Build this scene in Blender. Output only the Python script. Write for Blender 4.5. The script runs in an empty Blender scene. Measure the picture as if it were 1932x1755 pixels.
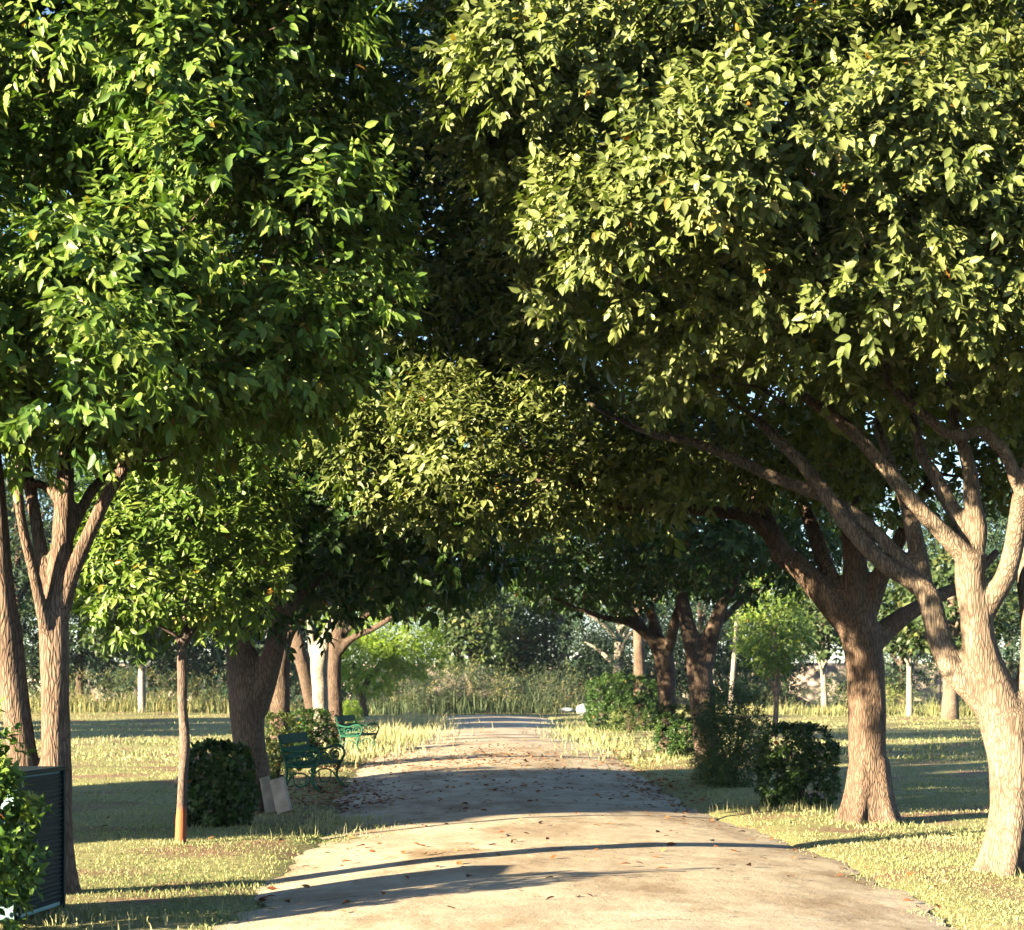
import bpy, math, random
import numpy as np
from mathutils import Vector, Matrix, noise

# ------------------------------------------------------------------ camera, sky, sun, exposure
scene = bpy.context.scene
col = scene.collection
F = 3400.0            # focal length in photo pixels (photo 1932 wide)
EYE = 1.7
HX, HY = 966.0, 1285.0

cam_d = bpy.data.cameras.new('camera')
cam = bpy.data.objects.new('camera', cam_d); col.objects.link(cam)
cam.location = (0, 0, EYE); cam.rotation_euler = (math.radians(90), 0, 0)
cam_d.sensor_width = 36.0; cam_d.lens = 36.0 * F / 1932.0
cam_d.shift_y = (HY - 877.5) / 1932.0
cam_d.clip_start = 0.2; cam_d.clip_end = 3000
cam_d.dof.use_dof = True; cam_d.dof.focus_distance = 17.5; cam_d.dof.aperture_fstop = 4.5
scene.camera = cam

SUN_EL = math.radians(13.5)
SX, SY = 0.84, 0.543           # horizontal direction the light travels
_n = math.hypot(SX, SY); SX /= _n; SY /= _n
world = bpy.data.worlds.new('World'); scene.world = world; world.use_nodes = True
wn = world.node_tree.nodes; wl = world.node_tree.links
for n in list(wn): wn.remove(n)
sky = wn.new('ShaderNodeTexSky'); sky.sky_type = 'NISHITA'; sky.sun_disc = False
sky.sun_elevation = SUN_EL; sky.sun_rotation = math.atan2(-SX, -SY) % (2 * math.pi)
sky.air_density = 0.8; sky.dust_density = 0.3; sky.ozone_density = 2.0
bg = wn.new('ShaderNodeBackground'); bg.inputs['Strength'].default_value = 0.05
wo = wn.new('ShaderNodeOutputWorld')
wl.new(sky.outputs[0], bg.inputs['Color']); wl.new(bg.outputs[0], wo.inputs['Surface'])

sun_d = bpy.data.lights.new('sun', 'SUN'); sun_d.energy = 5.0; sun_d.angle = math.radians(0.5)
sun_d.color = (1.0, 0.83, 0.56)
sun = bpy.data.objects.new('sun', sun_d); col.objects.link(sun)
sun.rotation_euler = Vector((SX * math.cos(SUN_EL), SY * math.cos(SUN_EL), -math.sin(SUN_EL))).to_track_quat('-Z', 'Y').to_euler()
sun.location = (-20, -20, 30)

vs = scene.view_settings
vs.view_transform = 'Standard'; vs.look = 'None'; vs.gamma = 1.0; vs.use_curve_mapping = False
vs.exposure = 2.9
scene.render.engine = 'CYCLES'
cy = scene.cycles
cy.use_denoising = True; cy.max_bounces = 5; cy.diffuse_bounces = 0; cy.glossy_bounces = 2
cy.transmission_bounces = 3; cy.transparent_max_bounces = 4; cy.volume_bounces = 0
cy.use_adaptive_sampling = True; cy.adaptive_threshold = 0.015
cy.caustics_reflective = False; cy.caustics_refractive = False
scene.render.film_transparent = False

rng = np.random.default_rng(7)
random.seed(7)

# ------------------------------------------------------------------ helpers
def P(x, y, Z):
    return np.array([(x - HX) / F * Z, Z, EYE - (y - HY) / F * Z])

def gz(y):            # distance of a ground point seen at picture row y
    return F * EYE / (y - HY)

def tag(o, label=None, cat=None, group=None, kind=None):
    if label: o['label'] = label
    if cat: o['category'] = cat
    if group: o['group'] = group
    if kind: o['kind'] = kind
    return o

def empty(name, loc=(0, 0, 0)):
    o = bpy.data.objects.new(name, None); o.empty_display_size = 0.1
    o.location = loc; col.objects.link(o)
    return o

def link(name, me, mat=None, parent=None, smooth=False):
    o = bpy.data.objects.new(name, me); col.objects.link(o)
    if mat is not None and not me.materials: me.materials.append(mat)
    if parent is not None: put(o, parent)
    if smooth: me.shade_smooth()
    return o

def wloc(o):
    v = Vector((0, 0, 0)); q = o
    while q is not None:
        v = v + q.location; q = q.parent
    return v

def put(o, parent):     # all parents are unrotated: world placement kept by subtracting their location
    o.parent = parent
    o.location = Vector(o.location) - wloc(parent)

def np_mesh(name, verts, tris, tint=None):
    me = bpy.data.meshes.new(name)
    verts = np.asarray(verts, np.float32).reshape(-1, 3); tris = np.asarray(tris, np.int32).reshape(-1, 3)
    me.vertices.add(len(verts)); me.vertices.foreach_set('co', verts.ravel())
    me.loops.add(tris.size); me.loops.foreach_set('vertex_index', tris.ravel())
    me.polygons.add(len(tris)); me.polygons.foreach_set('loop_start', np.arange(0, tris.size, 3, dtype=np.int32))
    if tint is not None:
        a = me.attributes.new('tint', 'FLOAT', 'POINT'); a.data.foreach_set('value', np.asarray(tint, np.float32).ravel())
    me.update(calc_edges=True)
    return me

def py_mesh(name, verts, faces):
    me = bpy.data.meshes.new(name); me.from_pydata([tuple(v) for v in verts], [], faces); me.update()
    return me

def norm(a):
    return a / np.maximum(np.linalg.norm(a, axis=-1, keepdims=True), 1e-9)

def catmull(pts, per=6):
    pts = np.asarray(pts, float)
    if len(pts) < 3: 
        t = np.linspace(0, 1, per * (len(pts) - 1) + 1)[:, None]
        return pts[0] * (1 - t) + pts[-1] * t
    p = np.vstack([2 * pts[0] - pts[1], pts, 2 * pts[-1] - pts[-2]])
    out = []
    for i in range(1, len(p) - 2):
        for k in range(per):
            t = k / per
            a, b, c, d = p[i - 1], p[i], p[i + 1], p[i + 2]
            out.append(0.5 * (2 * b + (c - a) * t + (2 * a - 5 * b + 4 * c - d) * t * t + (3 * b - a - 3 * c + d) * t ** 3))
    out.append(pts[-1])
    return np.array(out)

def tube(path, rad, seg=8, cap=True, wob=0.0, seed=0.0):
    path = np.asarray(path, float); rad = np.asarray(rad, float); n = len(path)
    tan = np.gradient(path, axis=0); tan = norm(tan)
    ref = np.array([0, 0, 1.0]) if abs(tan[0][2]) < 0.8 else np.array([0, 1.0, 0])
    u = norm(np.cross(tan[0], ref)); us = [u]
    for i in range(1, n):
        u = us[-1] - np.dot(us[-1], tan[i]) * tan[i]; us.append(u / max(np.linalg.norm(u), 1e-9))
    us = np.array(us); vs_ = np.cross(tan, us)
    a = np.linspace(0, 2 * np.pi, seg, endpoint=False)
    ring = us[:, None, :] * np.cos(a)[None, :, None] + vs_[:, None, :] * np.sin(a)[None, :, None]
    rr = np.repeat(rad[:, None], seg, 1)
    if wob > 0:
        for i in range(n):
            for j in range(seg):
                q = Vector((math.cos(a[j]) * 1.3 + seed, math.sin(a[j]) * 1.3, path[i][2] * 1.6 + seed * 3))
                rr[i, j] *= 1 + wob * noise.noise(q) + wob * 0.5 * noise.noise(q * 2.7)
    V = (path[:, None, :] + ring * rr[:, :, None]).reshape(-1, 3)
    i = np.arange(n - 1)[:, None] * seg; j = np.arange(seg)[None, :]; j2 = (j + 1) % seg
    q = np.stack([i + j, i + j2, i + seg + j2, i + seg + j], -1).reshape(-1, 4)
    T = np.vstack([q[:, [0, 1, 2]], q[:, [0, 2, 3]]])
    if cap:
        V = np.vstack([V, path[:1], path[-1:]])
        b0, b1 = n * seg, n * seg + 1; k = np.arange(seg); k2 = (k + 1) % seg
        T = np.vstack([T, np.stack([np.full(seg, b0), k2, k], -1),
                       np.stack([np.full(seg, b1), (n - 1) * seg + k, (n - 1) * seg + k2], -1)])
    return V, T

class Mass:
    def __init__(s): s.V = []; s.T = []; s.n = 0
    def add(s, V, T): s.V.append(V); s.T.append(T + s.n); s.n += len(V)
    def mesh(s, name): return np_mesh(name, np.vstack(s.V), np.vstack(s.T))

def box_mesh(name, sx, sy, sz, bev=0.006):
    import bmesh
    bm = bmesh.new(); bmesh.ops.create_cube(bm, size=1.0)
    for v in bm.verts: v.co = (v.co.x * sx, v.co.y * sy, v.co.z * sz)
    if bev: bmesh.ops.bevel(bm, geom=bm.edges[:], offset=bev, segments=1, affect='EDGES')
    me = bpy.data.meshes.new(name); bm.to_mesh(me); bm.free(); return me

# ------------------------------------------------------------------ materials
def new_mat(name):
    m = bpy.data.materials.new(name); m.use_nodes = True
    nt = m.node_tree
    for n in list(nt.nodes): nt.nodes.remove(n)
    out = nt.nodes.new('ShaderNodeOutputMaterial'); b = nt.nodes.new('ShaderNodeBsdfPrincipled')
    nt.links.new(b.outputs[0], out.inputs['Surface'])
    return m, nt, b, out

def ramp(nt, stops, interp='LINEAR'):
    r = nt.nodes.new('ShaderNodeValToRGB'); cr = r.color_ramp; cr.interpolation = interp
    while len(cr.elements) < len(stops): cr.elements.new(0.5)
    for e, (p, c) in zip(cr.elements, stops):
        e.position = p; e.color = (*c, 1)
    return r

def leaf_mat(name, stops, rough=0.45, trans=0.2, tcol=None, spec=0.3):
    m, nt, b, out = new_mat(name)
    at = nt.nodes.new('ShaderNodeAttribute'); at.attribute_name = 'tint'
    r = ramp(nt, stops); nt.links.new(at.outputs['Fac'], r.inputs[0])
    nt.links.new(r.outputs[0], b.inputs['Base Color'])
    b.inputs['Roughness'].default_value = rough; b.inputs['Specular IOR Level'].default_value = spec
    tr = nt.nodes.new('ShaderNodeBsdfTranslucent')
    mx = nt.nodes.new('ShaderNodeMix'); mx.data_type = 'RGBA'; mx.blend_type = 'MULTIPLY'; mx.inputs[0].default_value = 1
    mx.inputs[7].default_value = (*(tcol or (1.2, 1.5, 0.5)), 1)
    nt.links.new(r.outputs[0], mx.inputs[6]); nt.links.new(mx.outputs[2], tr.inputs['Color'])
    ms = nt.nodes.new('ShaderNodeMixShader'); ms.inputs[0].default_value = trans
    nt.links.new(b.outputs[0], ms.inputs[1]); nt.links.new(tr.outputs[0], ms.inputs[2])
    nt.links.new(ms.outputs[0], out.inputs['Surface'])
    return m

OR, YE = (0.30, 0.10, 0.02), (0.30, 0.22, 0.04)
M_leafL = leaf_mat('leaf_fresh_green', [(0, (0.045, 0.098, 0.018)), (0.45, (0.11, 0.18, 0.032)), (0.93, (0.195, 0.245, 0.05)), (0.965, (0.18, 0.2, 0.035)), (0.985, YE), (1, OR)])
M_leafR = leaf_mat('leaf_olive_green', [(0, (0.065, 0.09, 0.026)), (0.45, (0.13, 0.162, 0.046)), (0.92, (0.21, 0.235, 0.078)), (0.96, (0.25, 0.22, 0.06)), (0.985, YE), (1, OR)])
M_leafD = leaf_mat('leaf_dark_green', [(0, (0.018, 0.042, 0.012)), (0.6, (0.038, 0.08, 0.018)), (0.97, (0.07, 0.115, 0.027)), (1, OR)])  # colour lowered to deepen the shade in the avenue crowns
M_leafB = leaf_mat('leaf_bluish_shaded', [(0, (0.012, 0.03, 0.018)), (0.6, (0.026, 0.052, 0.028)), (1, (0.06, 0.085, 0.035))], rough=0.55)  # albedo darkened in place of shade falling on the far trees
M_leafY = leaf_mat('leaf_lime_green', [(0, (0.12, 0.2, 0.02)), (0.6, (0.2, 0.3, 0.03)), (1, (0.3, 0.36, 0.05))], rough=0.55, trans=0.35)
M_teak = leaf_mat('leaf_broad_shaded', [(0, (0.025, 0.05, 0.016)), (0.6, (0.05, 0.08, 0.026)), (1, (0.15, 0.15, 0.05))], rough=0.5)  # leaf colour darkened too, standing in for shade beyond the lawns
M_grass = leaf_mat('grass_blades', [(0, (0.075, 0.13, 0.04)), (0.3, (0.16, 0.2, 0.07)), (0.65, (0.32, 0.31, 0.145)), (1, (0.5, 0.44, 0.25))], rough=0.6, trans=0.25, tcol=(1.1, 1.15, 0.7), spec=0.3)
M_weed = leaf_mat('weed_stems', [(0, (0.045, 0.075, 0.035)), (0.5, (0.1, 0.13, 0.055)), (1, (0.32, 0.28, 0.11))], rough=0.65, trans=0.25, tcol=(1.1, 1.15, 0.7), spec=0.3)
M_litter = leaf_mat('dry_leaf', [(0, (0.10, 0.035, 0.015)), (0.5, (0.22, 0.085, 0.03)), (1, (0.34, 0.19, 0.08))], rough=0.7, trans=0.1, tcol=(1, 1, 1), spec=0.3)
M_flower = leaf_mat('red_petal', [(0, (0.6, 0.06, 0.03)), (1, (0.75, 0.13, 0.05))], rough=0.6, trans=0.2, tcol=(1, 1, 1))

def bark_mat(name, c0, c1, c2, bump=0.5, scale=16, band=None):
    m, nt, b, out = new_mat(name)
    N = nt.nodes.new; L = nt.links.new
    geo = N('ShaderNodeNewGeometry'); mp = N('ShaderNodeMapping'); mp.inputs['Scale'].default_value = (1, 1, 0.15)
    L(geo.outputs['Position'], mp.inputs['Vector'])
    vo = N('ShaderNodeTexVoronoi'); vo.feature = 'DISTANCE_TO_EDGE'; vo.inputs['Scale'].default_value = scale * 2.7
    no0 = N('ShaderNodeTexNoise'); no0.inputs['Scale'].default_value = 9; no0.inputs['Detail'].default_value = 3
    L(mp.outputs[0], no0.inputs['Vector'])
    ad = N('ShaderNodeVectorMath'); ad.operation = 'MULTIPLY_ADD'
    ad.inputs[1].default_value = (0.08, 0.08, 0.08)
    L(no0.outputs['Color'], ad.inputs[0]); L(mp.outputs[0], ad.inputs[2])
    L(ad.outputs[0], vo.inputs['Vector'])
    cr = ramp(nt, [(0.0, (0, 0, 0)), (0.22, (1, 1, 1))]); L(vo.outputs['Distance'], cr.inputs[0])
    no = N('ShaderNodeTexNoise'); no.inputs['Scale'].default_value = scale; no.inputs['Detail'].default_value = 6; no.inputs['Roughness'].default_value = 0.65
    L(mp.outputs[0], no.inputs['Vector'])
    big = N('ShaderNodeTexNoise'); big.inputs['Scale'].default_value = 2.3; big.inputs['Detail'].default_value = 4
    L(geo.outputs['Position'], big.inputs['Vector'])
    r1 = ramp(nt, [(0.32, c0), (0.52, c1), (0.72, c2)])
    mx0 = N('ShaderNodeMath'); mx0.operation = 'MULTIPLY_ADD'; mx0.inputs[1].default_value = 0.55
    h = N('ShaderNodeMath'); h.operation = 'MULTIPLY'; h.inputs[1].default_value = 0.45
    L(no.outputs['Fac'], h.inputs[0]); L(big.outputs['Fac'], mx0.inputs[0]); L(h.outputs[0], mx0.inputs[2]); L(mx0.outputs[0], r1.inputs[0])
    mm = N('ShaderNodeMix'); mm.data_type = 'RGBA'; mm.blend_type = 'MULTIPLY'; mm.inputs[0].default_value = 0.6
    L(r1.outputs[0], mm.inputs[6]); L(cr.outputs[0], mm.inputs[7])
    colr = mm.outputs[2]
    if band:
        sp = N('ShaderNodeSeparateXYZ'); L(geo.outputs['Position'], sp.inputs[0])
        nz = N('ShaderNodeMath'); nz.operation = 'MULTIPLY_ADD'; nz.inputs[1].default_value = 0.12
        L(no.outputs['Fac'], nz.inputs[0]); L(sp.outputs['Z'], nz.inputs[2])
        rb = ramp(nt, [(band[0], (1, 1, 1)), (band[0] + 0.05, (0, 0, 0))]); L(nz.outputs[0], rb.inputs[0])
        mb = N('ShaderNodeMix'); mb.data_type = 'RGBA'; mb.inputs[7].default_value = (*band[1], 1)
        L(rb.outputs[0], mb.inputs[0]); L(colr, mb.inputs[6]); colr = mb.outputs[2]
    L(colr, b.inputs['Base Color'])
    b.inputs['Roughness'].default_value = 0.85; b.inputs['Specular IOR Level'].default_value = 0.2
    hs = N('ShaderNodeMath'); hs.operation = 'MULTIPLY_ADD'; hs.inputs[1].default_value = 0.6
    L(cr.outputs[0], hs.inputs[0]); L(no.outputs['Fac'], hs.inputs[2])
    bp = N('ShaderNodeBump'); bp.inputs['Strength'].default_value = bump; bp.inputs['Distance'].default_value = 0.02
    L(hs.outputs[0], bp.inputs['Height']); L(bp.outputs[0], b.inputs['Normal'])
    return m

M_barkP = bark_mat('bark_pale', (0.13, 0.092, 0.064), (0.225, 0.168, 0.12), (0.31, 0.24, 0.175))
M_barkB = bark_mat('bark_brown', (0.11, 0.072, 0.05), (0.19, 0.128, 0.09), (0.26, 0.185, 0.135), bump=0.7)
M_barkD = bark_mat('bark_dark', (0.07, 0.048, 0.036), (0.13, 0.09, 0.065), (0.19, 0.135, 0.1), bump=0.7)
M_barkW = bark_mat('bark_whitish', (0.25, 0.21, 0.16), (0.38, 0.33, 0.26), (0.48, 0.43, 0.35), bump=0.25)
M_barkS = bark_mat('bark_sapling_painted', (0.11, 0.075, 0.06), (0.17, 0.125, 0.1), (0.23, 0.175, 0.14), bump=0.3, scale=26, band=(0.42, (0.33, 0.105, 0.045)))

def simple_mat(name, c, rough=0.6, var=0.25, scale=12, bump=0.15, metal=0.0, spec=0.4):
    m, nt, b, out = new_mat(name); N = nt.nodes.new; L = nt.links.new
    tc = N('ShaderNodeTexCoord'); no = N('ShaderNodeTexNoise'); no.inputs['Scale'].default_value = scale; no.inputs['Detail'].default_value = 6
    L(tc.outputs['Object'], no.inputs['Vector'])
    a = tuple(x * (1 - var) for x in c); d = tuple(min(1, x * (1 + var)) for x in c)
    r = ramp(nt, [(0.3, a), (0.7, d)]); L(no.outputs['Fac'], r.inputs[0]); L(r.outputs[0], b.inputs['Base Color'])
    b.inputs['Roughness'].default_value = rough; b.inputs['Metallic'].default_value = metal; b.inputs['Specular IOR Level'].default_value = spec
    bp = N('ShaderNodeBump'); bp.inputs['Strength'].default_value = bump; bp.inputs['Distance'].default_value = 0.01
    L(no.outputs['Fac'], bp.inputs['Height']); L(bp.outputs[0], b.inputs['Normal'])
    return m

M_green = simple_mat('bench_green_paint', (0.006, 0.07, 0.036), spec=0.25, rough=0.55, var=0.3, scale=9)
M_slat = simple_mat('bench_slat_paint', (0.008, 0.048, 0.03), spec=0.15, rough=0.75, var=0.3, scale=9)
M_conc = simple_mat('weathered_concrete', (0.32, 0.285, 0.235), rough=0.9, var=0.3, scale=7, bump=0.4, spec=0.2)
M_teal = simple_mat('cabinet_teal_shaded', (0.003, 0.016, 0.019), spec=0.12, rough=0.6, var=0.2, scale=5)  # side, lid and posts: shade darkened into the paint
M_pteal = simple_mat('cabinet_teal_sunlit', (0.2, 0.36, 0.36), rough=0.5, var=0.15, scale=5)  # sun-facing sides: sunlight put into a paler coat
M_wall = simple_mat('limewashed_wall', (0.42, 0.35, 0.3), rough=0.9, var=0.15, scale=0.8, bump=0.1, spec=0.2)
M_white = simple_mat('white_plastic', (0.36, 0.39, 0.38), rough=0.5, var=0.1, scale=4)
M_earth = simple_mat('bare_earth', (0.2, 0.13, 0.085), rough=0.95, var=0.35, scale=5, bump=0.6, spec=0.1)
M_straw = simple_mat('dry_clippings', (0.36, 0.23, 0.14), rough=0.95, var=0.35, scale=14, bump=0.8, spec=0.1)

# ground and path
EDGE = [(6, -1.9, 3.0), (12.3, -1.9, 3.02), (14.3, -1.93, 3.06), (16.3, -1.95, 3.0), (19, -1.95, 2.86), (21.5, -1.98, 2.55), (23.6, -2.15, 2.34), (26, -2.4, 2.27), (32, -2.72, 2.22),
        (40, -3.05, 2.3), (50, -3.3, 2.4), (65, -3.45, 2.1), (84, -3.5, 1.5), (90, -3.5, 1.4)]
EY = np.array([e[0] for e in EDGE]); EL = np.array([e[1] for e in EDGE]); ER = np.array([e[2] for e in EDGE])
def edges(y): return np.interp(y, EY, EL), np.interp(y, EY, ER)

def vnoise(x, y, s, seed=0.0):     # cheap smooth pseudo-noise for arrays
    return (np.sin(x * s * 1.0 + 1.7 * np.sin(y * s * 0.7 + seed) + seed) * np.cos(y * s * 1.1 + 1.3 * np.sin(x * s * 0.8 - seed)) +
            0.5 * np.sin(x * s * 2.3 + y * s * 1.9 + seed * 2) * np.cos(y * s * 2.7 - x * s * 1.1 + seed)) / 1.5

def ground_h(x, y):
    l, r = edges(y)
    d = np.maximum(l - x, x - r)                       # >0 outside the path
    out = 0.012 + 0.025 * vnoise(x, y, 1.1, 1.0) + 0.03 * vnoise(x, y, 0.35, 4.0)
    k = np.clip(d / 0.5 + 0.5, 0, 1); k = k * k * (3 - 2 * k)
    inside = (y < 86)
    k = np.where(inside, k, 1)
    h = -0.12 * (1 - k) + out * np.clip(d / 0.8, 0.15, 1)
    far = np.clip((y - 78) / 14, 0, 1)
    return h + far * 0.25 * (0.6 + 0.4 * vnoise(x, y, 0.25, 2.0))

def path_h(x, y):
    l, r = edges(y); c = (l + r) / 2; w = (r - l) / 2
    u = (x - c) / (w + 0.12)
    return 0.135 * (1 - u * u) - 0.022

def ground_mesh():
    xs = np.unique(np.concatenate([np.linspace(-900, -60, 15), np.linspace(-60, -14, 40), np.linspace(-14, 14, 90), np.linspace(14, 60, 40), np.linspace(60, 900, 15)]))
    ys = np.unique(np.concatenate([np.linspace(-300, 0, 10), np.linspace(0, 8, 10), np.linspace(8, 50, 120), np.linspace(50, 110, 70), np.linspace(110, 1500, 25)]))
    X, Y = np.meshgrid(xs, ys); Z = ground_h(X, Y)
    V = np.stack([X, Y, Z], -1).reshape(-1, 3); nx = len(xs)
    i = (np.arange(len(ys) - 1)[:, None] * nx + np.arange(nx - 1)[None, :]).ravel()
    T = np.vstack([np.stack([i, i + 1, i + nx + 1], -1), np.stack([i, i + nx + 1, i + nx], -1)])
    return np_mesh('ground', V, T)

def ground_material():
    m, nt, b, out = new_mat('lawn_soil'); N = nt.nodes.new; L = nt.links.new
    geo = N('ShaderNodeNewGeometry')
    n1 = N('ShaderNodeTexNoise'); n1.inputs['Scale'].default_value = 0.55; n1.inputs['Detail'].default_value = 5
    n2 = N('ShaderNodeTexNoise'); n2.inputs['Scale'].default_value = 14; n2.inputs['Detail'].default_value = 6; n2.inputs['Roughness'].default_value = 0.7
    for n in (n1, n2): L(geo.outputs['Position'], n.inputs['Vector'])
    grass = ramp(nt, [(0.3, (0.11, 0.13, 0.045)), (0.5, (0.26, 0.25, 0.11)), (0.72, (0.42, 0.36, 0.19))]); L(n2.outputs['Fac'], grass.inputs[0])
    soil = ramp(nt, [(0.3, (0.16, 0.095, 0.06)), (0.7, (0.3, 0.2, 0.135))]); L(n2.outputs['Fac'], soil.inputs[0])
    f = ramp(nt, [(0.5, (0, 0, 0)), (0.62, (1, 1, 1))]); L(n1.outputs['Fac'], f.inputs[0])
    mx = N('ShaderNodeMix'); mx.data_type = 'RGBA'
    L(f.outputs[0], mx.inputs[0]); L(grass.outputs[0], mx.inputs[6]); L(soil.outputs[0], mx.inputs[7]); L(mx.outputs[2], b.inputs['Base Color'])
    b.inputs['Roughness'].default_value = 0.95; b.inputs['Specular IOR Level'].default_value = 0.1
    bp = N('ShaderNodeBump'); bp.inputs['Strength'].default_value = 0.7; bp.inputs['Distance'].default_value = 0.03
    L(n2.outputs['Fac'], bp.inputs['Height']); L(bp.outputs[0], b.inputs['Normal'])
    return m
tag(link('ground', ground_mesh(), ground_material(), smooth=True), kind='structure')

def path_material():
    m, nt, b, out = new_mat('worn_concrete_path'); N = nt.nodes.new; L = nt.links.new
    geo = N('ShaderNodeNewGeometry')
    def noi(s, d=5, r=0.6, sc=None):
        n = N('ShaderNodeTexNoise'); n.inputs['Scale'].default_value = s; n.inputs['Detail'].default_value = d; n.inputs['Roughness'].default_value = r
        if sc:
            mp = N('ShaderNodeMapping'); mp.inputs['Scale'].default_value = sc; L(geo.outputs['Position'], mp.inputs['Vector']); L(mp.outputs[0], n.inputs['Vector'])
        else: L(geo.outputs['Position'], n.inputs['Vector'])
        return n
    fine = noi(38, 6, 0.7); mid = noi(3.1, 6, 0.65); big = noi(0.5, 4, 0.55); stain = noi(0.9, 7, 0.7, (1, 0.45, 1))
    base = ramp(nt, [(0.3, (0.32, 0.255, 0.175)), (0.5, (0.48, 0.405, 0.295)), (0.7, (0.6, 0.525, 0.405))])
    s = N('ShaderNodeMath'); s.operation = 'MULTIPLY_ADD'; s.inputs[1].default_value = 0.35; L(fine.outputs['Fac'], s.inputs[0])
    s2 = N('ShaderNodeMath'); s2.operation = 'MULTIPLY'; s2.inputs[1].default_value = 0.65; L(mid.outputs['Fac'], s2.inputs[0]); L(s2.outputs[0], s.inputs[2]); L(s.outputs[0], base.inputs[0])
    f1 = ramp(nt, [(0.47, (0, 0, 0)), (0.64, (0.85, 0.85, 0.85))]); L(stain.outputs['Fac'], f1.inputs[0])
    m1 = N('ShaderNodeMix'); m1.data_type = 'RGBA'; m1.inputs[7].default_value = (0.19, 0.125, 0.065, 1)
    L(f1.outputs[0], m1.inputs[0]); L(base.outputs[0], m1.inputs[6])
    f2 = ramp(nt, [(0.4, (0, 0, 0)), (0.62, (0.5, 0.5, 0.5))]); L(big.outputs['Fac'], f2.inputs[0])
    m2 = N('ShaderNodeMix'); m2.data_type = 'RGBA'; m2.inputs[7].default_value = (0.3, 0.245, 0.18, 1)
    L(f2.outputs[0], m2.inputs[0]); L(m1.outputs[2], m2.inputs[6])
    vo = N('ShaderNodeTexVoronoi'); vo.feature = 'DISTANCE_TO_EDGE'; vo.inputs['Scale'].default_value = 0.42
    wj = N('ShaderNodeVectorMath'); wj.operation = 'MULTIPLY_ADD'; wj.inputs[1].default_value = (0.7, 0.7, 0.7)
    L(mid.outputs['Color'], wj.inputs[0]); L(geo.outputs['Position'], wj.inputs[2]); L(wj.outputs[0], vo.inputs['Vector'])
    cr = ramp(nt, [(0.0, (1, 1, 1)), (0.009, (0, 0, 0))]); L(vo.outputs['Distance'], cr.inputs[0])
    cm = N('ShaderNodeMath'); cm.operation = 'MULTIPLY'; L(cr.outputs[0], cm.inputs[0])
    gate = ramp(nt, [(0.5, (0, 0, 0)), (0.56, (1, 1, 1))]); L(mid.outputs['Fac'], gate.inputs[0]); L(gate.outputs[0], cm.inputs[1])
    m3 = N('ShaderNodeMix'); m3.data_type = 'RGBA'; m3.inputs[7].default_value = (0.07, 0.05, 0.035, 1)
    L(cm.outputs[0], m3.inputs[0]); L(m2.outputs[2], m3.inputs[6]); L(m3.outputs[2], b.inputs['Base Color'])
    b.inputs['Roughness'].default_value = 0.9; b.inputs['Specular IOR Level'].default_value = 0.15
    bh = N('ShaderNodeMath'); bh.operation = 'MULTIPLY_ADD'; bh.inputs[1].default_value = 0.35; L(fine.outputs['Fac'], bh.inputs[0]); L(mid.outputs['Fac'], bh.inputs[2])
    bp = N('ShaderNodeBump'); bp.inputs['Strength'].default_value = 0.8; bp.inputs['Distance'].default_value = 0.025
    L(bh.outputs[0], bp.inputs['Height']); L(bp.outputs[0], b.inputs['Normal'])
    return m

def path_mesh():
    ys = np.concatenate([np.linspace(3, 8, 12), np.linspace(8.1, 50, 340), np.linspace(50.3, 84.5, 120)])
    us = np.linspace(-1.0, 1.0, 41); V = []
    l, r = edges(ys); c = (l + r) / 2; w = (r - l) / 2 + 0.12
    jl = 0.16 * vnoise(ys, ys * 0, 2.3, 0.5) + 0.07 * vnoise(ys, ys * 0, 9, 2); jr = 0.14 * vnoise(ys, ys * 0, 2.1, 3.5) + 0.06 * vnoise(ys, ys * 0, 8, 5)
    X = c[:, None] + w[:, None] * us[None, :]
    X += np.clip(-us, 0, 1)[None, :] ** 4 * jl[:, None] + np.clip(us, 0, 1)[None, :] ** 4 * jr[:, None]
    Y = np.repeat(ys[:, None], len(us), 1)
    Z = 0.135 * (1 - us[None, :] ** 2) - 0.022 + 0.006 * vnoise(X, Y, 2.0, 1.5)
    V = np.stack([X, Y, Z], -1).reshape(-1, 3); nx = len(us)
    i = (np.arange(len(ys) - 1)[:, None] * nx + np.arange(nx - 1)[None, :]).ravel()
    T = np.vstack([np.stack([i, i + 1, i + nx + 1], -1), np.stack([i, i + nx + 1, i + nx], -1)])
    return np_mesh('path', V, T)
tag(link('path', path_mesh(), path_material(), smooth=True), kind='structure')

# ------------------------------------------------------------------ leaves
LV = np.array([[0, 0, 0], [-.44, .26, .13], [-.43, .6, .12], [0, 1, -.10], [.43, .6, .12], [.44, .26, .13]])
LT = np.array([[0, 3, 2], [0, 2, 1], [0, 5, 4], [0, 4, 3]])
LV2 = np.array([[0, 0, 0], [-.45, .45, .12], [0, 1, -.08], [.45, .45, .12]]); LT2 = np.array([[0, 2, 1], [0, 3, 2]])
def leaf_arrays(pos, axis, nrm, L, W, simple=False):
    LV, LT = (LV2, LT2) if simple else (globals()['LV'], globals()['LT'])
    axis = norm(axis); nrm = norm(nrm - (nrm * axis).sum(-1, keepdims=True) * axis); side = np.cross(axis, nrm)
    n = len(pos)
    V = (pos[:, None, :] + side[:, None, :] * (LV[None, :, 0:1] * W[:, None, None]) + axis[:, None, :] * (LV[None, :, 1:2] * L[:, None, None])
         + nrm[:, None, :] * (LV[None, :, 2:3] * W[:, None, None]))
    T = LT[None] + (np.arange(n) * len(LV))[:, None, None]
    return V.reshape(-1, 3), T.reshape(-1, 3)

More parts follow.
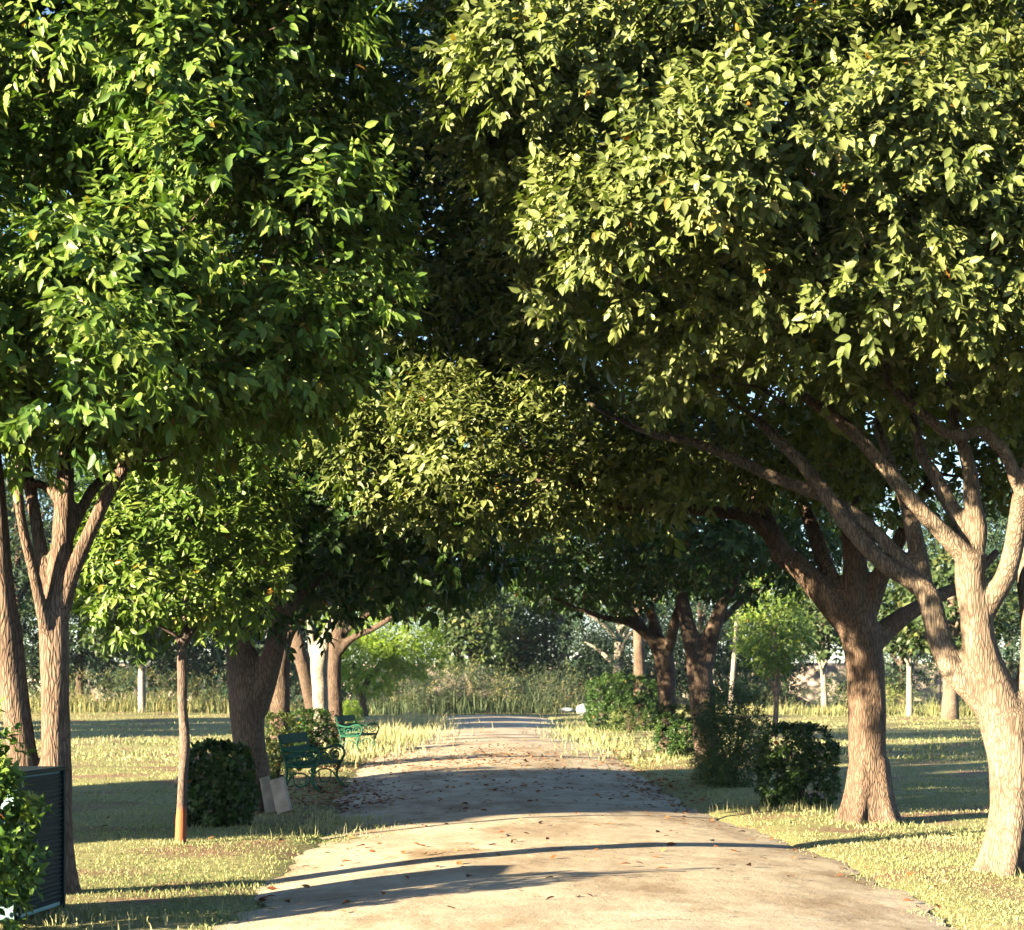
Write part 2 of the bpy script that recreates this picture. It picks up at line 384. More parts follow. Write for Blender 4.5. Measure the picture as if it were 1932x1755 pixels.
def leaf_mesh(name, lv, simple=False):
    V, T = leaf_arrays(lv['pos'], lv['axis'], lv['nrm'], lv['L'], lv['W'], simple)
    return np_mesh(name, V, T, np.repeat(lv['tint'], 4 if simple else len(LV)))

def thin_unseen(lv, zc):
    """fewer, larger leaves outside the picture and on the far side of a crown"""
    p = lv['pos']; px = HX + F * p[:, 0] / p[:, 1]; py = HY - F * (p[:, 2] - EYE) / p[:, 1]
    out = (px < -120) | (px > 2050) | (py < -120); back = (~out) & (p[:, 1] > zc + 0.4)
    f = np.where(out, 0.16, np.where(back, 0.28, 1.0)); keep = rng.random(len(p)) < f
    g = np.where(out, 2.3, np.where(back, 1.8, 1.0)); lv = dict(lv); lv['L'] = lv['L'] * g; lv['W'] = lv['W'] * g
    return sub(lv, keep)

def sub(lv, k): return {a: b[k] for a, b in lv.items()}
def cat(ls): return {a: np.concatenate([l[a] for l in ls]) for a in ls[0]}

def sprigs(cent, outw, r, ns, nl, L, aspect=0.48, droop=0.45, tw=0.22, up=0.25, spread=0.75, flat=1.0, bias=0.0):
    """leafy sprigs round clump centres"""
    n = len(cent); r = np.broadcast_to(r, (n,)); 
    c = np.repeat(cent, ns, 0); o = np.repeat(outw, ns, 0); rr = np.repeat(r, ns)
    d = norm(o * 0.7 + rng.normal(size=c.shape) * spread + np.array([0, 0, up]))
    root = c + d * np.array([1, 1, flat]) * (rr * (0.25 + 0.75 * rng.random(len(c)) ** 0.6))[:, None]
    sp_t = np.repeat(rng.normal(0, 0.16, n), ns) + rng.normal(0, 0.08, len(c))
    m = len(c)
    pos = np.repeat(root, nl, 0); dd = np.repeat(d, nl, 0); oo = np.repeat(o, nl, 0)
    t = np.tile((np.arange(nl) + 0.6) / nl, m); ang = np.tile(np.arange(nl) * 2.4, m) + np.repeat(rng.random(m) * 6.28, nl)
    ref = np.where(np.abs(dd[:, 2:3]) < 0.85, np.array([[0, 0, 1.0]]), np.array([[0, 1.0, 0]]))
    u = norm(np.cross(dd, ref)); v = np.cross(dd, u)
    perp = u * np.cos(ang)[:, None] + v * np.sin(ang)[:, None]
    pos = pos + dd * (t * tw)[:, None]
    ax = norm(dd * (0.35 + 0.5 * t)[:, None] + perp * 0.8 + np.array([0, 0, -droop]) + rng.normal(size=pos.shape) * 0.18)
    nr = norm(oo * 0.85 + np.array([0, 0, 0.65]) + rng.normal(size=pos.shape) * 0.33 + perp * 0.25)
    k = len(pos); LL = L * rng.uniform(0.62, 1.18, k)
    ti = np.clip(0.47 + bias + np.repeat(sp_t, nl) + rng.normal(0, 0.1, k), 0.0, 0.93)
    od = rng.random(k); ti = np.where(od < 0.007, rng.uniform(0.965, 1.0, k), ti)
    return dict(pos=pos, axis=ax, nrm=nr, L=LL, W=LL * aspect * rng.uniform(0.82, 1.15, k), tint=ti)

def fib(n):
    i = np.arange(n) + 0.5; ph = np.arccos(1 - 2 * i / n); th = np.pi * (1 + 5 ** 0.5) * i
    return np.stack([np.cos(th) * np.sin(ph), np.sin(th) * np.sin(ph), np.cos(ph)], -1)

def crown_clumps(ells, spacing, drop=0.1, jitter=0.16, inner=0.35, bump=0.12, pw=2.0):
    C, O, S = [], [], []
    E = [(np.asarray(c, float), np.asarray(r, float)) for c, r in ells]
    def inside(p, skip):
        v = np.full(len(p), 9.0)
        for i, (c, r) in enumerate(E):
            if i != skip: v = np.minimum(v, (np.abs((p - c) / r) ** pw).sum(-1))
        return v
    for i, (c, r) in enumerate(E):
        area = 4 * np.pi * (((r[0] * r[1]) ** 1.6 + (r[0] * r[2]) ** 1.6 + (r[1] * r[2]) ** 1.6) / 3) ** (1 / 1.6)
        n = max(8, int(area / spacing ** 2))
        q = fib(n); q = norm(q + rng.normal(size=q.shape) * spacing / np.mean(r) * 0.35)
        if pw > 2: q = q / ((np.abs(q) ** pw).sum(-1, keepdims=True)) ** (1 / pw)
        k = 1 - bump * 0.8 + rng.normal(0, jitter * 0.45, n) + bump * vnoise(q[:, 0] * 3 + i, q[:, 2] * 4 + q[:, 1] * 2, 2.2, i * 1.3)
        k = np.clip(k, 0.6, 1.12)
        p = c + q * r * k[:, None]
        ok = (inside(p, i) > 0.8) & (rng.random(n) > drop)
        C.append(p[ok]); O.append(norm(q / r)[ok]); S.append(np.ones(ok.sum()))
        m = int(n * inner)
        if m:
            q = norm(rng.normal(size=(m, 3))); p = c + q * r * rng.uniform(0.35, 0.8, m)[:, None]
            C.append(p); O.append(norm(q / r)); S.append(np.zeros(m))
    return np.vstack(C), np.vstack(O), np.concatenate(S)

def split_front(lv, n, cell=16, ymax=1500):
    """indices of the n leaves that show largest: nearest one in each cell of the picture"""
    mid = lv['pos'] + lv['axis'] * lv['L'][:, None] * 0.5
    px = HX + F * mid[:, 0] / mid[:, 1]; py = HY - F * (mid[:, 2] - EYE) / mid[:, 1]
    ok = (px > 4) & (px < 1928) & (py > 4) & (py < ymax)
    idx = np.nonzero(ok)[0]
    key = (px[idx] // cell).astype(int) * 1000 + (py[idx] // cell).astype(int)
    order = np.lexsort((mid[idx, 1], key)); idx = idx[order]; key = key[order]
    first = np.concatenate([[True], key[1:] != key[:-1]]); idx = idx[first]
    axis_n = norm(lv['nrm'][idx]); view = norm(mid[idx] - np.array([0, 0, EYE]))
    size = lv['L'][idx] / mid[idx, 1] * (0.3 + np.abs((axis_n * view).sum(-1)))
    return idx[np.argsort(-size)[:n]]

def make_leaf_proto(mat, name='leaf'):
    """a finer leaf, curled, used for the leaves built one by one; six tints"""
    us = np.array([0, .12, .32, .55, .78, 1.0]); ws = np.array([0.03, .3, .48, .45, .25, 0.0]); out = []
    for t in (0.2, 0.38, 0.5, 0.62, 0.75, 0.975):
        V, Fc = [], []
        for u, w in zip(us, ws):
            z = -0.22 * u * u + 0.05
            V += [(-w, u, z + 0.22 * w), (0, u, z), (w, u, z + 0.22 * w)]
        for i in range(len(us) - 1):
            for j in range(2):
                a = i * 3 + j; Fc.append((a, a + 1, a + 4, a + 3))
        me = py_mesh(name, V, Fc); me.materials.append(mat)
        at = me.attributes.new('tint', 'FLOAT', 'POINT'); at.data.foreach_set('value', np.full(len(V), t, np.float32))
        me.shade_smooth(); out.append((t, me))
    return out

def leaf_objects(lv, protos, parent):
    base = wloc(parent); ts = np.array([p[0] for p in protos])
    ax = norm(lv['axis']); nr = norm(lv['nrm'] - (lv['nrm'] * ax).sum(-1, keepdims=True) * ax); sd = np.cross(ax, nr)
    for i in range(len(ax)):
        me = protos[int(np.argmin(np.abs(ts - lv['tint'][i])))][1]
        o = bpy.data.objects.new('leaf', me); col.objects.link(o); o.parent = parent
        W, L = lv['W'][i], lv['L'][i]
        m = Matrix.Identity(4)
        for a in range(3):
            m[a][0] = sd[i][a] * W; m[a][1] = ax[i][a] * L; m[a][2] = nr[i][a] * L * 0.7; m[a][3] = lv['pos'][i][a] - base[a]
        o.matrix_local = m

# ------------------------------------------------------------------ trees
def limb(tr, Z, per=5, dz0=0.0, dz1=0.0):
    """tr: (px, py, radius_px) traced in the photo at distance Z; dz: how far it leans in depth"""
    n = len(tr); pts = []; rs = []
    for i, (x, y, r) in enumerate(tr):
        z = Z + dz0 + (dz1 - dz0) * (i / max(1, n - 1)) ** 1.3
        p = P(x, y, Z); p[1] = z; pts.append(p); rs.append(r / F * Z)
    pp = catmull(np.column_stack([np.array(pts), np.array(rs)]), per)
    return pp[:, :3], np.maximum(pp[:, 3], 0.006)

def remesh(me, voxel):
    o = bpy.data.objects.new('tmp', me); col.objects.link(o)
    m = o.modifiers.new('r', 'REMESH'); m.mode = 'VOXEL'; m.voxel_size = voxel; m.use_smooth_shade = True
    s = o.modifiers.new('s', 'SMOOTH'); s.factor = 0.5; s.iterations = 4
    dg = bpy.context.evaluated_depsgraph_get(); ev = o.evaluated_get(dg)
    out = bpy.data.meshes.new_from_object(ev); out.name = 'trunk'
    bpy.data.objects.remove(o); return out

def flare(path, rad, seed, amt=0.35):
    V, T = tube(path, rad, 22, True, 0.13, seed)
    return V, T

def branchwork(limb_pts, targets, rmax=0.03, max_n=220, keep=0.9):
    """grow thin branches from the limbs out to the foliage clumps"""
    S = np.vstack(limb_pts); node_r = [rmax] * len(S); pts = list(S)
    arr = np.array(pts); mass = Mass()
    d = np.array([np.min(np.linalg.norm(arr - t, axis=1)) for t in targets]); order = np.argsort(d)[:max_n]
    for k in order:
        t = targets[k]; A = np.array(pts)
        dist = np.linalg.norm(A - t, axis=1) + 0.6 * np.maximum(0, A[:, 2] - t[2])
        j = int(np.argmin(dist)); a = A[j]; ln = np.linalg.norm(t - a)
        if ln < 0.1: continue
        n = max(3, int(ln / 0.22)); u = np.linspace(0, 1, n + 1)[:, None]
        bow = np.array([0, 0, -0.12 * ln]) * np.sin(u * np.pi) + np.array([0, 0, 0.05 * ln]) * u
        wig = rng.normal(size=(n + 1, 3)) * 0.035 * min(1, ln); wig[0] = 0
        p = a * (1 - u) + t * u + bow + wig
        r0 = min(node_r[j] * 0.75, 0.007 + 0.012 * ln); r1 = max(0.004, r0 * 0.35)
        rad = np.linspace(r0, r1, n + 1)
        V, T = tube(p, rad, 5, True); mass.add(V, T)
        for i in range(1, n + 1): pts.append(p[i]); node_r.append(max(rad[i], 0.006))
    return mass

PROTO = {}
def tree(name, label, Z, limbs, ells, bark, leafm, spacing=0.5, clump=0.38, ns=14, nl=8, L=0.15, singles=0, voxel=0.03,
         group=None, branches=160, drop=0.1, aspect=0.48, droop=0.45, inner=0.35, base=None, pw=2.0, rough_roots=0, tw=0.22, bias=0.0, bough=0, jitter=0.16):
    b = base if base is not None else limbs[0][0][0]
    root = empty(name, (float(b[0]), float(b[1]), 0.0)); tag(root, label, 'tree', group)
    mass = Mass(); L_pts = []
    for i, (p, r) in enumerate(limbs):
        seg = 20 if i == 0 else 12
        V, T = tube(p, r, seg, True, 0.12 if i == 0 else 0.07, i * 1.7 + b[0]); mass.add(V, T); L_pts.append(p[len(p) // 3:] if i == 0 else p)
    if rough_roots:
        p0, r0 = limbs[0]
        for k in range(rough_roots):
            a = k * 2 * math.pi / rough_roots + rng.uniform(-.3, .3); R = r0[0]
            q = np.array([[p0[0][0] + math.cos(a) * R * s, p0[0][1] + math.sin(a) * R * s, z] for s, z in ((0.45, 0.75), (0.7, 0.35), (0.98, 0.1), (1.35, -0.08))])
            V, T = tube(catmull(q, 4), np.linspace(R * 0.38, R * 0.26, 13), 10, True, 0.15, k); mass.add(V, T)
    me = mass.mesh('trunk')
    if voxel: me = remesh(me, voxel)
    else: me.shade_smooth()
    link('trunk', me, bark, root)
    C, O, S = crown_clumps(ells, spacing, drop=drop, inner=inner, pw=pw, jitter=jitter)
    sh = S > 0.5
    if bough:
        k = int(sh.sum()); sc = np.repeat(rng.uniform(0.7, 1.3, k), bough); c2 = np.repeat(C[sh], bough, 0); o2 = np.repeat(O[sh], bough, 0)
        dd = norm(rng.normal(size=c2.shape) + o2 * 0.5 + np.array([0, 0, 0.55]))
        c2 = c2 + dd * np.array([1, 1, 0.62]) * (sc * spacing * 0.52)[:, None]; o2 = norm(dd * 0.75 + o2 * 0.5)
        C = np.vstack([C, c2]); O = np.vstack([O, o2]); S = np.concatenate([np.where(sh, 2.0, S), np.ones(len(c2))]); sh = S == 1
    lv = [sprigs(C[sh], O[sh], clump, ns, nl, L, aspect=aspect, droop=droop, tw=tw, bias=bias)]
    inn_ = S < 0.5
    if inn_.any(): lv.append(sprigs(C[inn_], O[inn_], clump * 1.4, max(3, ns // 3), nl, L * 1.15, aspect=aspect, droop=droop, tw=tw, bias=bias))
    lv = cat(lv)
    if Z < 26: lv = thin_unseen(lv, Z)
    crown = None
    if singles:
        k = split_front(lv, singles); mask = np.ones(len(lv['pos']), bool); mask[k] = False
        one = sub(lv, k); lv = sub(lv, mask)
    crown = link('crown', leaf_mesh('crown', lv, Z > 26), leafm, root); crown['kind'] = 'stuff'
    if branches:
        cc = C[S != 1] if bough else C
        bw = branchwork(L_pts, cc, max_n=branches)
        br = link('branchwork', bw.mesh('branchwork'), bark, root, smooth=True); br['kind'] = 'stuff'
    if singles:
        if leafm.name not in PROTO: PROTO[leafm.name] = make_leaf_proto(leafm)
        leaf_objects(one, PROTO[leafm.name], crown)
    return root

def EL_(px, py, Z, rx, ry, rz): return (P(px, py, Z), (rx, ry, rz))
AV = 'trees lining the path'

# near right tree
Z = 15.8
limbs = [limb([(1928, 1668, 66), (1922, 1610, 52), (1917, 1520, 46), (1912, 1430, 46), (1900, 1345, 52)], Z),
         limb([(1895, 1365, 40), (1850, 1312, 29), (1802, 1262, 25), (1776, 1190, 23), (1760, 1122, 22), (1729, 1092, 18), (1676, 1054, 17), (1619, 988, 16), (1575, 923, 15), (1535, 866, 13), (1494, 819, 12), (1447, 766, 9)], Z, dz1=0.7),
         limb([(1762, 1125, 18), (1754, 1057, 19), (1745, 988, 17), (1738, 932, 15), (1713, 854, 11), (1690, 760, 8)], Z, dz0=0.3, dz1=0.9),
         limb([(1740, 1070, 14), (1698, 1026, 14), (1640, 968, 14), (1575, 925, 13), (1478, 882, 12), (1401, 841, 11), (1322, 807, 9), (1254, 790, 8), (1168, 749, 6), (1120, 715, 5)], Z, dz0=0.35, dz1=1.3),
         limb([(1900, 1350, 44), (1872, 1290, 38), (1851, 1240, 35), (1838, 1160, 30), (1828, 1100, 29), (1828, 1045, 30)], Z, dz1=-0.05),
         limb([(1830, 1060, 22), (1804, 1035, 20), (1763, 995, 17), (1732, 966, 16), (1698, 929, 15), (1657, 882, 14), (1604, 825, 13), (1550, 785, 11), (1503, 757, 9)], Z, dz0=-0.05, dz1=-0.3),
         limb([(1828, 1050, 18), (1817, 995, 16), (1792, 938, 15), (1770, 885, 13), (1754, 851, 12), (1740, 760, 8)], Z, dz1=0.4),
         limb([(1838, 1050, 20), (1846, 995, 17), (1833, 948, 17), (1829, 901, 15), (1817, 851, 13), (1798, 807, 11), (1780, 720, 8)], Z, dz1=-0.1),
         limb([(1838, 1195, 22), (1864, 1139, 21), (1889, 1089, 20), (1901, 1026, 19), (1904, 963, 18), (1906, 932, 20)], Z, dz1=-0.45),
         limb([(1904, 940, 15), (1889, 920, 13), (1870, 876, 12), (1845, 851, 12), (1817, 832, 11), (1782, 841, 11), (1745, 838, 10), (1723, 822, 10), (1682, 794, 9), (1648, 769, 9), (1629, 747, 8), (1624, 713, 7), (1588, 691, 6), (1535, 666, 4)], Z, dz0=-0.45, dz1=-1.2),
         limb([(1908, 945, 15), (1914, 900, 14), (1914, 838, 13), (1911, 775, 12), (1905, 660, 9)], Z, dz0=-0.45, dz1=-0.6),
         limb([(1925, 1370, 40), (1952, 1280, 33), (1958, 1180, 28), (1948, 1080, 24), (1962, 960, 20), (1975, 820, 14)], Z, dz1=0.2)]
R1 = tree('avenue_tree', 'pale barked tree with many bare limbs nearest on the right, cut by the photo edge', Z, limbs,
          [EL_(1560, 440, 14.5, 2.0, 2.6, 0.9), EL_(1480, 170, 15.5, 2.4, 2.8, 1.45), EL_(1520, -270, 16.0, 2.5, 2.7, 1.7), EL_(2010, 350, 14.6, 1.9, 2.5, 1.45), EL_(1330, 330, 15.3, 1.0, 1.6, 1.25), EL_(1130, 60, 13.3, 0.82, 1.0, 0.8), EL_(1240, 330, 13.4, 0.72, 1.0, 0.75), EL_(1250, 510, 13.5, 0.62, 0.9, 0.42), EL_(2050, -150, 15.8, 2.2, 2.6, 1.9), EL_(1300, -250, 16.4, 1.9, 2.2, 1.5)],
          M_barkP, M_leafR, spacing=0.7, bough=8, clump=0.25, ns=11, nl=9, L=0.098, tw=0.2, jitter=0.2, singles=300, voxel=0.022, group=AV, branches=240, rough_roots=6, pw=2.7, aspect=0.52)

# second right tree
Z = 21.6
limbs = [limb([(1640, 1562, 46), (1638, 1520, 40), (1637, 1450, 36), (1637, 1350, 35), (1634, 1270, 35), (1624, 1205, 37), (1610, 1160, 40)], Z),
         limb([(1600, 1170, 32), (1579, 1150, 27), (1544, 1110, 24), (1510, 1070, 22), (1476, 1043, 20), (1462, 1009, 17), (1445, 971, 15), (1418, 930, 12), (1395, 880, 9), (1340, 800, 6)], Z, dz1=0.2),
         limb([(1474, 1043, 17), (1442, 999, 14), (1408, 975, 13), (1356, 968, 12), (1305, 964, 11), (1254, 964, 10), (1185, 961, 9), (1134, 951, 8), (1097, 928, 8), (1060, 916, 7), (1019, 919, 6), (957, 894, 4)], Z, dz1=-0.6),
         limb([(1130, 950, 7), (1075, 880, 6), (1010, 860, 5), (940, 850, 3)], Z, dz0=-0.4, dz1=-0.8),
         limb([(1484, 1052, 15), (1466, 1052, 12), (1460, 1056, 10)], Z, dz1=-0.1),
         limb([(1598, 1150, 20), (1568, 1085, 17), (1548, 1010, 15), (1532, 950, 13), (1500, 850, 9)], Z, dz1=0.8),
         limb([(1614, 1160, 30), (1613, 1080, 24), (1608, 1020, 22), (1602, 950, 19), (1592, 880, 14), (1585, 780, 9)], Z, dz1=-0.15),
         limb([(1628, 1165, 26), (1655, 1095, 19), (1672, 1055, 16), (1705, 985, 12), (1745, 900, 8)], Z, dz1=-0.5),
         limb([(1640, 1215, 26), (1695, 1172, 19), (1745, 1143, 15), (1800, 1115, 13), (1850, 1095, 11), (1920, 1030, 8)], Z, dz1=0.9)]
R2 = tree('avenue_tree', 'brown tree with flared base and left-reaching limbs beside the square clipped bush', Z, limbs,
          [EL_(1430, 640, 20.8, 2.4, 2.8, 1.5), EL_(850, 890, 20.7, 1.45, 1.2, 0.42), EL_(1150, 800, 21.6, 1.6, 1.7, 0.85), EL_(1050, 400, 22.2, 2.3, 2.4, 2.2), EL_(1760, 700, 21.0, 2.2, 2.6, 1.4), EL_(1500, 250, 22.4, 2.6, 2.4, 2.0)],
          M_barkB, M_leafR, spacing=0.82, bough=7, clump=0.3, ns=8, nl=8, L=0.126, jitter=0.2, singles=200, voxel=0.026, group=AV, branches=240, rough_roots=6, inner=0.25, pw=2.5)

# near left tree, two stems
Z = 14.3
limbs = [limb([(104, 1715, 36), (107, 1650, 31), (108, 1560, 28), (106, 1450, 28), (105, 1350, 28), (103, 1250, 28), (100, 1165, 30)], Z),
         limb([(98, 1700, 30), (72, 1600, 28), (52, 1500, 27), (38, 1400, 27), (28, 1310, 27), (20, 1220, 27), (10, 1110, 22), (6, 1000, 19), (2, 900, 16), (-8, 760, 10)], Z, dz0=0.1, dz1=-0.2),
         limb([(22, 1240, 20), (-10, 1160, 16), (-40, 1050, 14), (-70, 900, 10)], Z, dz1=0.4),
         limb([(95, 1180, 18), (84, 1090, 14), (66, 1000, 13), (45, 900, 12), (22, 780, 8)], Z, dz1=0.2),
         limb([(92, 1190, 12), (76, 1090, 11), (62, 1010, 10), (60, 930, 9), (80, 800, 6)], Z, dz0=-0.1, dz1=-0.5),
         limb([(103, 1180, 24), (114, 1070, 21), (118, 970, 20), (120, 880, 16), (128, 760, 10)], Z, dz1=0.1),
         limb([(112, 1165, 18), (135, 1090, 16), (165, 1025, 14), (205, 945, 13), (245, 880, 12), (280, 800, 8), (330, 700, 6)], Z, dz1=-0.3),
         limb([(128, 1010, 11), (165, 920, 11), (200, 880, 9), (240, 830, 7), (300, 800, 5)], Z, dz0=0.05, dz1=0.8),
         limb([(118, 950, 11), (80, 915, 9), (40, 910, 8), (10, 895, 7)], Z, dz1=0.2),
         limb([(255, 872, 6), (305, 878, 5), (345, 868, 4), (380, 850, 3)], Z, dz0=-0.2, dz1=-0.5)]
L1 = tree('avenue_tree', 'two-stemmed tree with bright green crown nearest on the left behind the dark cabinet', Z, limbs,
          [EL_(230, 540, 14.1, 1.6, 1.7, 0.62), EL_(260, 330, 14.9, 1.35, 1.4, 1.2), EL_(260, 650, 14.2, 1.35, 1.3, 0.5), EL_(190, 80, 14.2, 1.65, 1.9, 0.75), EL_(170, -380, 14.6, 1.9, 2.3, 1.7), EL_(-190, 420, 14.2, 1.1, 1.3, 1.5), EL_(20, 680, 12.9, 1.15, 1.0, 0.45), EL_(460, 480, 13.4, 0.8, 1.0, 0.5), EL_(450, 150, 13.5, 0.72, 1.0, 0.6), EL_(430, -90, 13.7, 0.75, 1.0, 0.6), EL_(470, 650, 13.9, 0.72, 1.0, 0.4), ((-4.3, 17.4, 9.0), (2.4, 2.5, 2.1)), ((-4.7, 20.0, 9.2), (2.2, 2.0, 2.1))],  # last two lobes are unseen, added to shade the crowns behind
          M_barkB, M_leafL, spacing=0.7, bough=7, clump=0.26, ns=11, nl=8, L=0.116, droop=0.6, jitter=0.22, singles=300, voxel=0.022, group=AV, branches=220, rough_roots=5, aspect=0.46, pw=2.5)

# second left tree
Z = 23.2
limbs = [limb([(474, 1542, 40), (474, 1500, 35), (472, 1430, 32), (468, 1370, 33), (462, 1300, 33), (456, 1240, 30), (448, 1195, 26), (440, 1150, 20), (430, 1060, 12)], Z),
         limb([(480, 1340, 26), (502, 1280, 23), (520, 1220, 20), (535, 1150, 18), (552, 1080, 14), (580, 980, 9)], Z, dz1=-0.3),
         limb([(448, 1200, 17), (428, 1192, 13), (414, 1196, 11)], Z, dz1=-0.2),
         limb([(525, 1200, 12), (560, 1130, 10), (620, 1080, 8), (700, 1040, 6), (780, 1000, 4)], Z, dz0=-0.1, dz1=0.5)]
L2 = tree('avenue_tree', 'dark forked trunk rising behind the round hibiscus bush on the left', Z, limbs,
          [EL_(560, 930, 23.6, 2.1, 2.2, 1.25), EL_(470, 1100, 23.3, 0.9, 1.0, 0.5), EL_(650, 500, 23.8, 2.3, 2.3, 2.2), EL_(800, 250, 24.5, 2.0, 2.2, 2.2), EL_(830, 1000, 23.8, 1.2, 1.6, 0.6)],
          M_barkB, M_leafD, spacing=0.56, clump=0.4, ns=13, nl=7, L=0.15, voxel=0.03, group=AV, branches=160, rough_roots=5, inner=0.3)

# young staked tree with a painted foot
Z = 18.6
limbs = [limb([(340, 1600, 10.5), (342, 1540, 10), (345, 1470, 9), (349, 1400, 10.5), (344, 1330, 9), (344, 1290, 10), (343, 1225, 9), (346, 1205, 11)], Z, per=8),
         limb([(344, 1215, 7), (325, 1193, 5), (290, 1170, 4), (250, 1120, 3)], Z, dz1=-0.3),
         limb([(346, 1215, 7), (350, 1160, 6), (352, 1080, 4), (350, 980, 3)], Z, dz1=0.1),
         limb([(347, 1215, 7), (372, 1175, 5), (410, 1140, 4), (450, 1100, 3)], Z, dz1=0.3)]
tree('young_tree', 'slim young tree with small round crown and rust-painted trunk foot on the left lawn', Z, limbs,
     [EL_(300, 1080, 18.6, 0.82, 0.85, 0.55), EL_(380, 960, 18.7, 0.78, 0.85, 0.6), EL_(430, 1060, 18.6, 0.5, 0.6, 0.55), EL_(240, 1000, 18.7, 0.4, 0.5, 0.4)],
     M_barkS, M_leafL, spacing=0.34, clump=0.24, ns=12, nl=7, L=0.115, singles=120, voxel=0.012, branches=80, aspect=0.42, tw=0.16)

def far_limbs(x, yb, Z, trace, extra, spread=6):
    ls = [limb(trace, Z)]
    for e in extra: ls.append(limb(e, Z, dz1=rng.uniform(-1, 1)))
    return ls
def mid_tree(label, Z, traces, ells, bark, leafm, **k):
    ls = [limb(t, Z, dz1=(0 if i == 0 else rng.uniform(-0.9, 0.9))) for i, t in enumerate(traces)]
    kw = dict(spacing=0.62, clump=0.46, ns=13, nl=6, L=0.19, voxel=0.04, group=AV, branches=110, inner=0.3); kw.update(k)
    return tree('avenue_tree', label, Z, ls, [EL_(*e) for e in ells], bark, leafm, **kw)

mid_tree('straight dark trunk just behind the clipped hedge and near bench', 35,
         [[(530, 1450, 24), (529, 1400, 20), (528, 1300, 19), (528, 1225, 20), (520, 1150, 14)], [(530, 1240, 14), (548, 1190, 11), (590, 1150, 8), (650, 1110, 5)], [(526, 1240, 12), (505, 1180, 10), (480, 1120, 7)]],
         [(640, 1010, 35.5, 2.7, 2.6, 1.25), (480, 950, 35, 2.0, 2.2, 1.7), (760, 930, 36, 2.2, 2.4, 1.6), (450, 900, 30.5, 2.4, 2.6, 1.9), (450, 560, 30.5, 2.4, 2.6, 1.7), (560, 780, 35.5, 2.6, 2.6, 1.9)], M_barkD, M_leafD)  # nearer and higher lobes added out of sight to shade trunks opposite
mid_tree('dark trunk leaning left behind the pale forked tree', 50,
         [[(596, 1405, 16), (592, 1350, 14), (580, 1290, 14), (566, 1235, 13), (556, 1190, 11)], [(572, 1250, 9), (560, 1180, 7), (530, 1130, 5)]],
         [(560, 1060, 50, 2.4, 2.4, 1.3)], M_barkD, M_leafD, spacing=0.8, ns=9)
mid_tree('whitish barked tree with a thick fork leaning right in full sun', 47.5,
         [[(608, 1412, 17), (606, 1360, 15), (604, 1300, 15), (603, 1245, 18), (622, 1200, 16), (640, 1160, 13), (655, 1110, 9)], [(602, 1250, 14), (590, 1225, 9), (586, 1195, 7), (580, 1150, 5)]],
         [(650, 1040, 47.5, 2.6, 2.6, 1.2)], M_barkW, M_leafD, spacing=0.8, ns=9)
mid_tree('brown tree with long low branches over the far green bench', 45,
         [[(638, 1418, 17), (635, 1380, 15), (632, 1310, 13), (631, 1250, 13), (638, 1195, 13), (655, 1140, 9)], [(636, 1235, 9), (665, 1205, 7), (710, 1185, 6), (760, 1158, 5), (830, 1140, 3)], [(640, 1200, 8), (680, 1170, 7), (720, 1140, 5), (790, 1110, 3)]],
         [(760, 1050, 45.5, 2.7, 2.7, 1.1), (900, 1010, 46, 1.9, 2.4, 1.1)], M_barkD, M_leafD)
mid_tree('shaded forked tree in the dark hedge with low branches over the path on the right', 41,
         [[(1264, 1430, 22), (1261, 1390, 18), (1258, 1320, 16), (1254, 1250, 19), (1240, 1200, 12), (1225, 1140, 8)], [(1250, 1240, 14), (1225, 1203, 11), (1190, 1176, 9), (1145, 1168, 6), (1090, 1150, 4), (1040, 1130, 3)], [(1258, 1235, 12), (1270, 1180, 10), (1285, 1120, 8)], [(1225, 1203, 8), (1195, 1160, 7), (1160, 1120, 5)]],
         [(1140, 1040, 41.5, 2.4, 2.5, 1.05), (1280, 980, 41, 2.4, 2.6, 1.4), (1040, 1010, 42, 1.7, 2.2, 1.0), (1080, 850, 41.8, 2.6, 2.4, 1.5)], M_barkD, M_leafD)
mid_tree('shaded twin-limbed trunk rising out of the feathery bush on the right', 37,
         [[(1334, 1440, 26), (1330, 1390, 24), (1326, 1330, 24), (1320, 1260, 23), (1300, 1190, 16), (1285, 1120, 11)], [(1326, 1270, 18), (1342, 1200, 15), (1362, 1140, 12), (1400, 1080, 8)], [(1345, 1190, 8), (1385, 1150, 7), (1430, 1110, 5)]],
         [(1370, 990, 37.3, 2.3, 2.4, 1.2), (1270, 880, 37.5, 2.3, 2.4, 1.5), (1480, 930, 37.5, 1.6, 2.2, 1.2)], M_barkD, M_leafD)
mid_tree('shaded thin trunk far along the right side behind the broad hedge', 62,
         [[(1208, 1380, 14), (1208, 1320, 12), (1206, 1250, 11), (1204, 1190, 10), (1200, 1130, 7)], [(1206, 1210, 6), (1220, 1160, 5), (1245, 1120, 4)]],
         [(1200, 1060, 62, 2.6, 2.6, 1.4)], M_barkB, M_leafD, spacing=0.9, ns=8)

# small feathery tree on the right lawn
Z = 55
limbs = [limb([(1462, 1392, 6), (1464, 1340, 5), (1466, 1290, 5), (1464, 1240, 4), (1460, 1180, 3)], Z), limb([(1464, 1320, 4), (1455, 1290, 3.5), (1442, 1270, 3)], Z)]
tree('small_tree', 'small narrow green tree with thin pale stems behind the square clipped bush', Z, limbs,
     [EL_(1460, 1200, 55, 0.95, 0.95, 0.95), EL_(1455, 1130, 55, 0.6, 0.6, 0.6)], M_barkP, M_leafL, spacing=0.42, clump=0.34, ns=13, nl=6, L=0.17, voxel=0.02, branches=40, aspect=0.34)
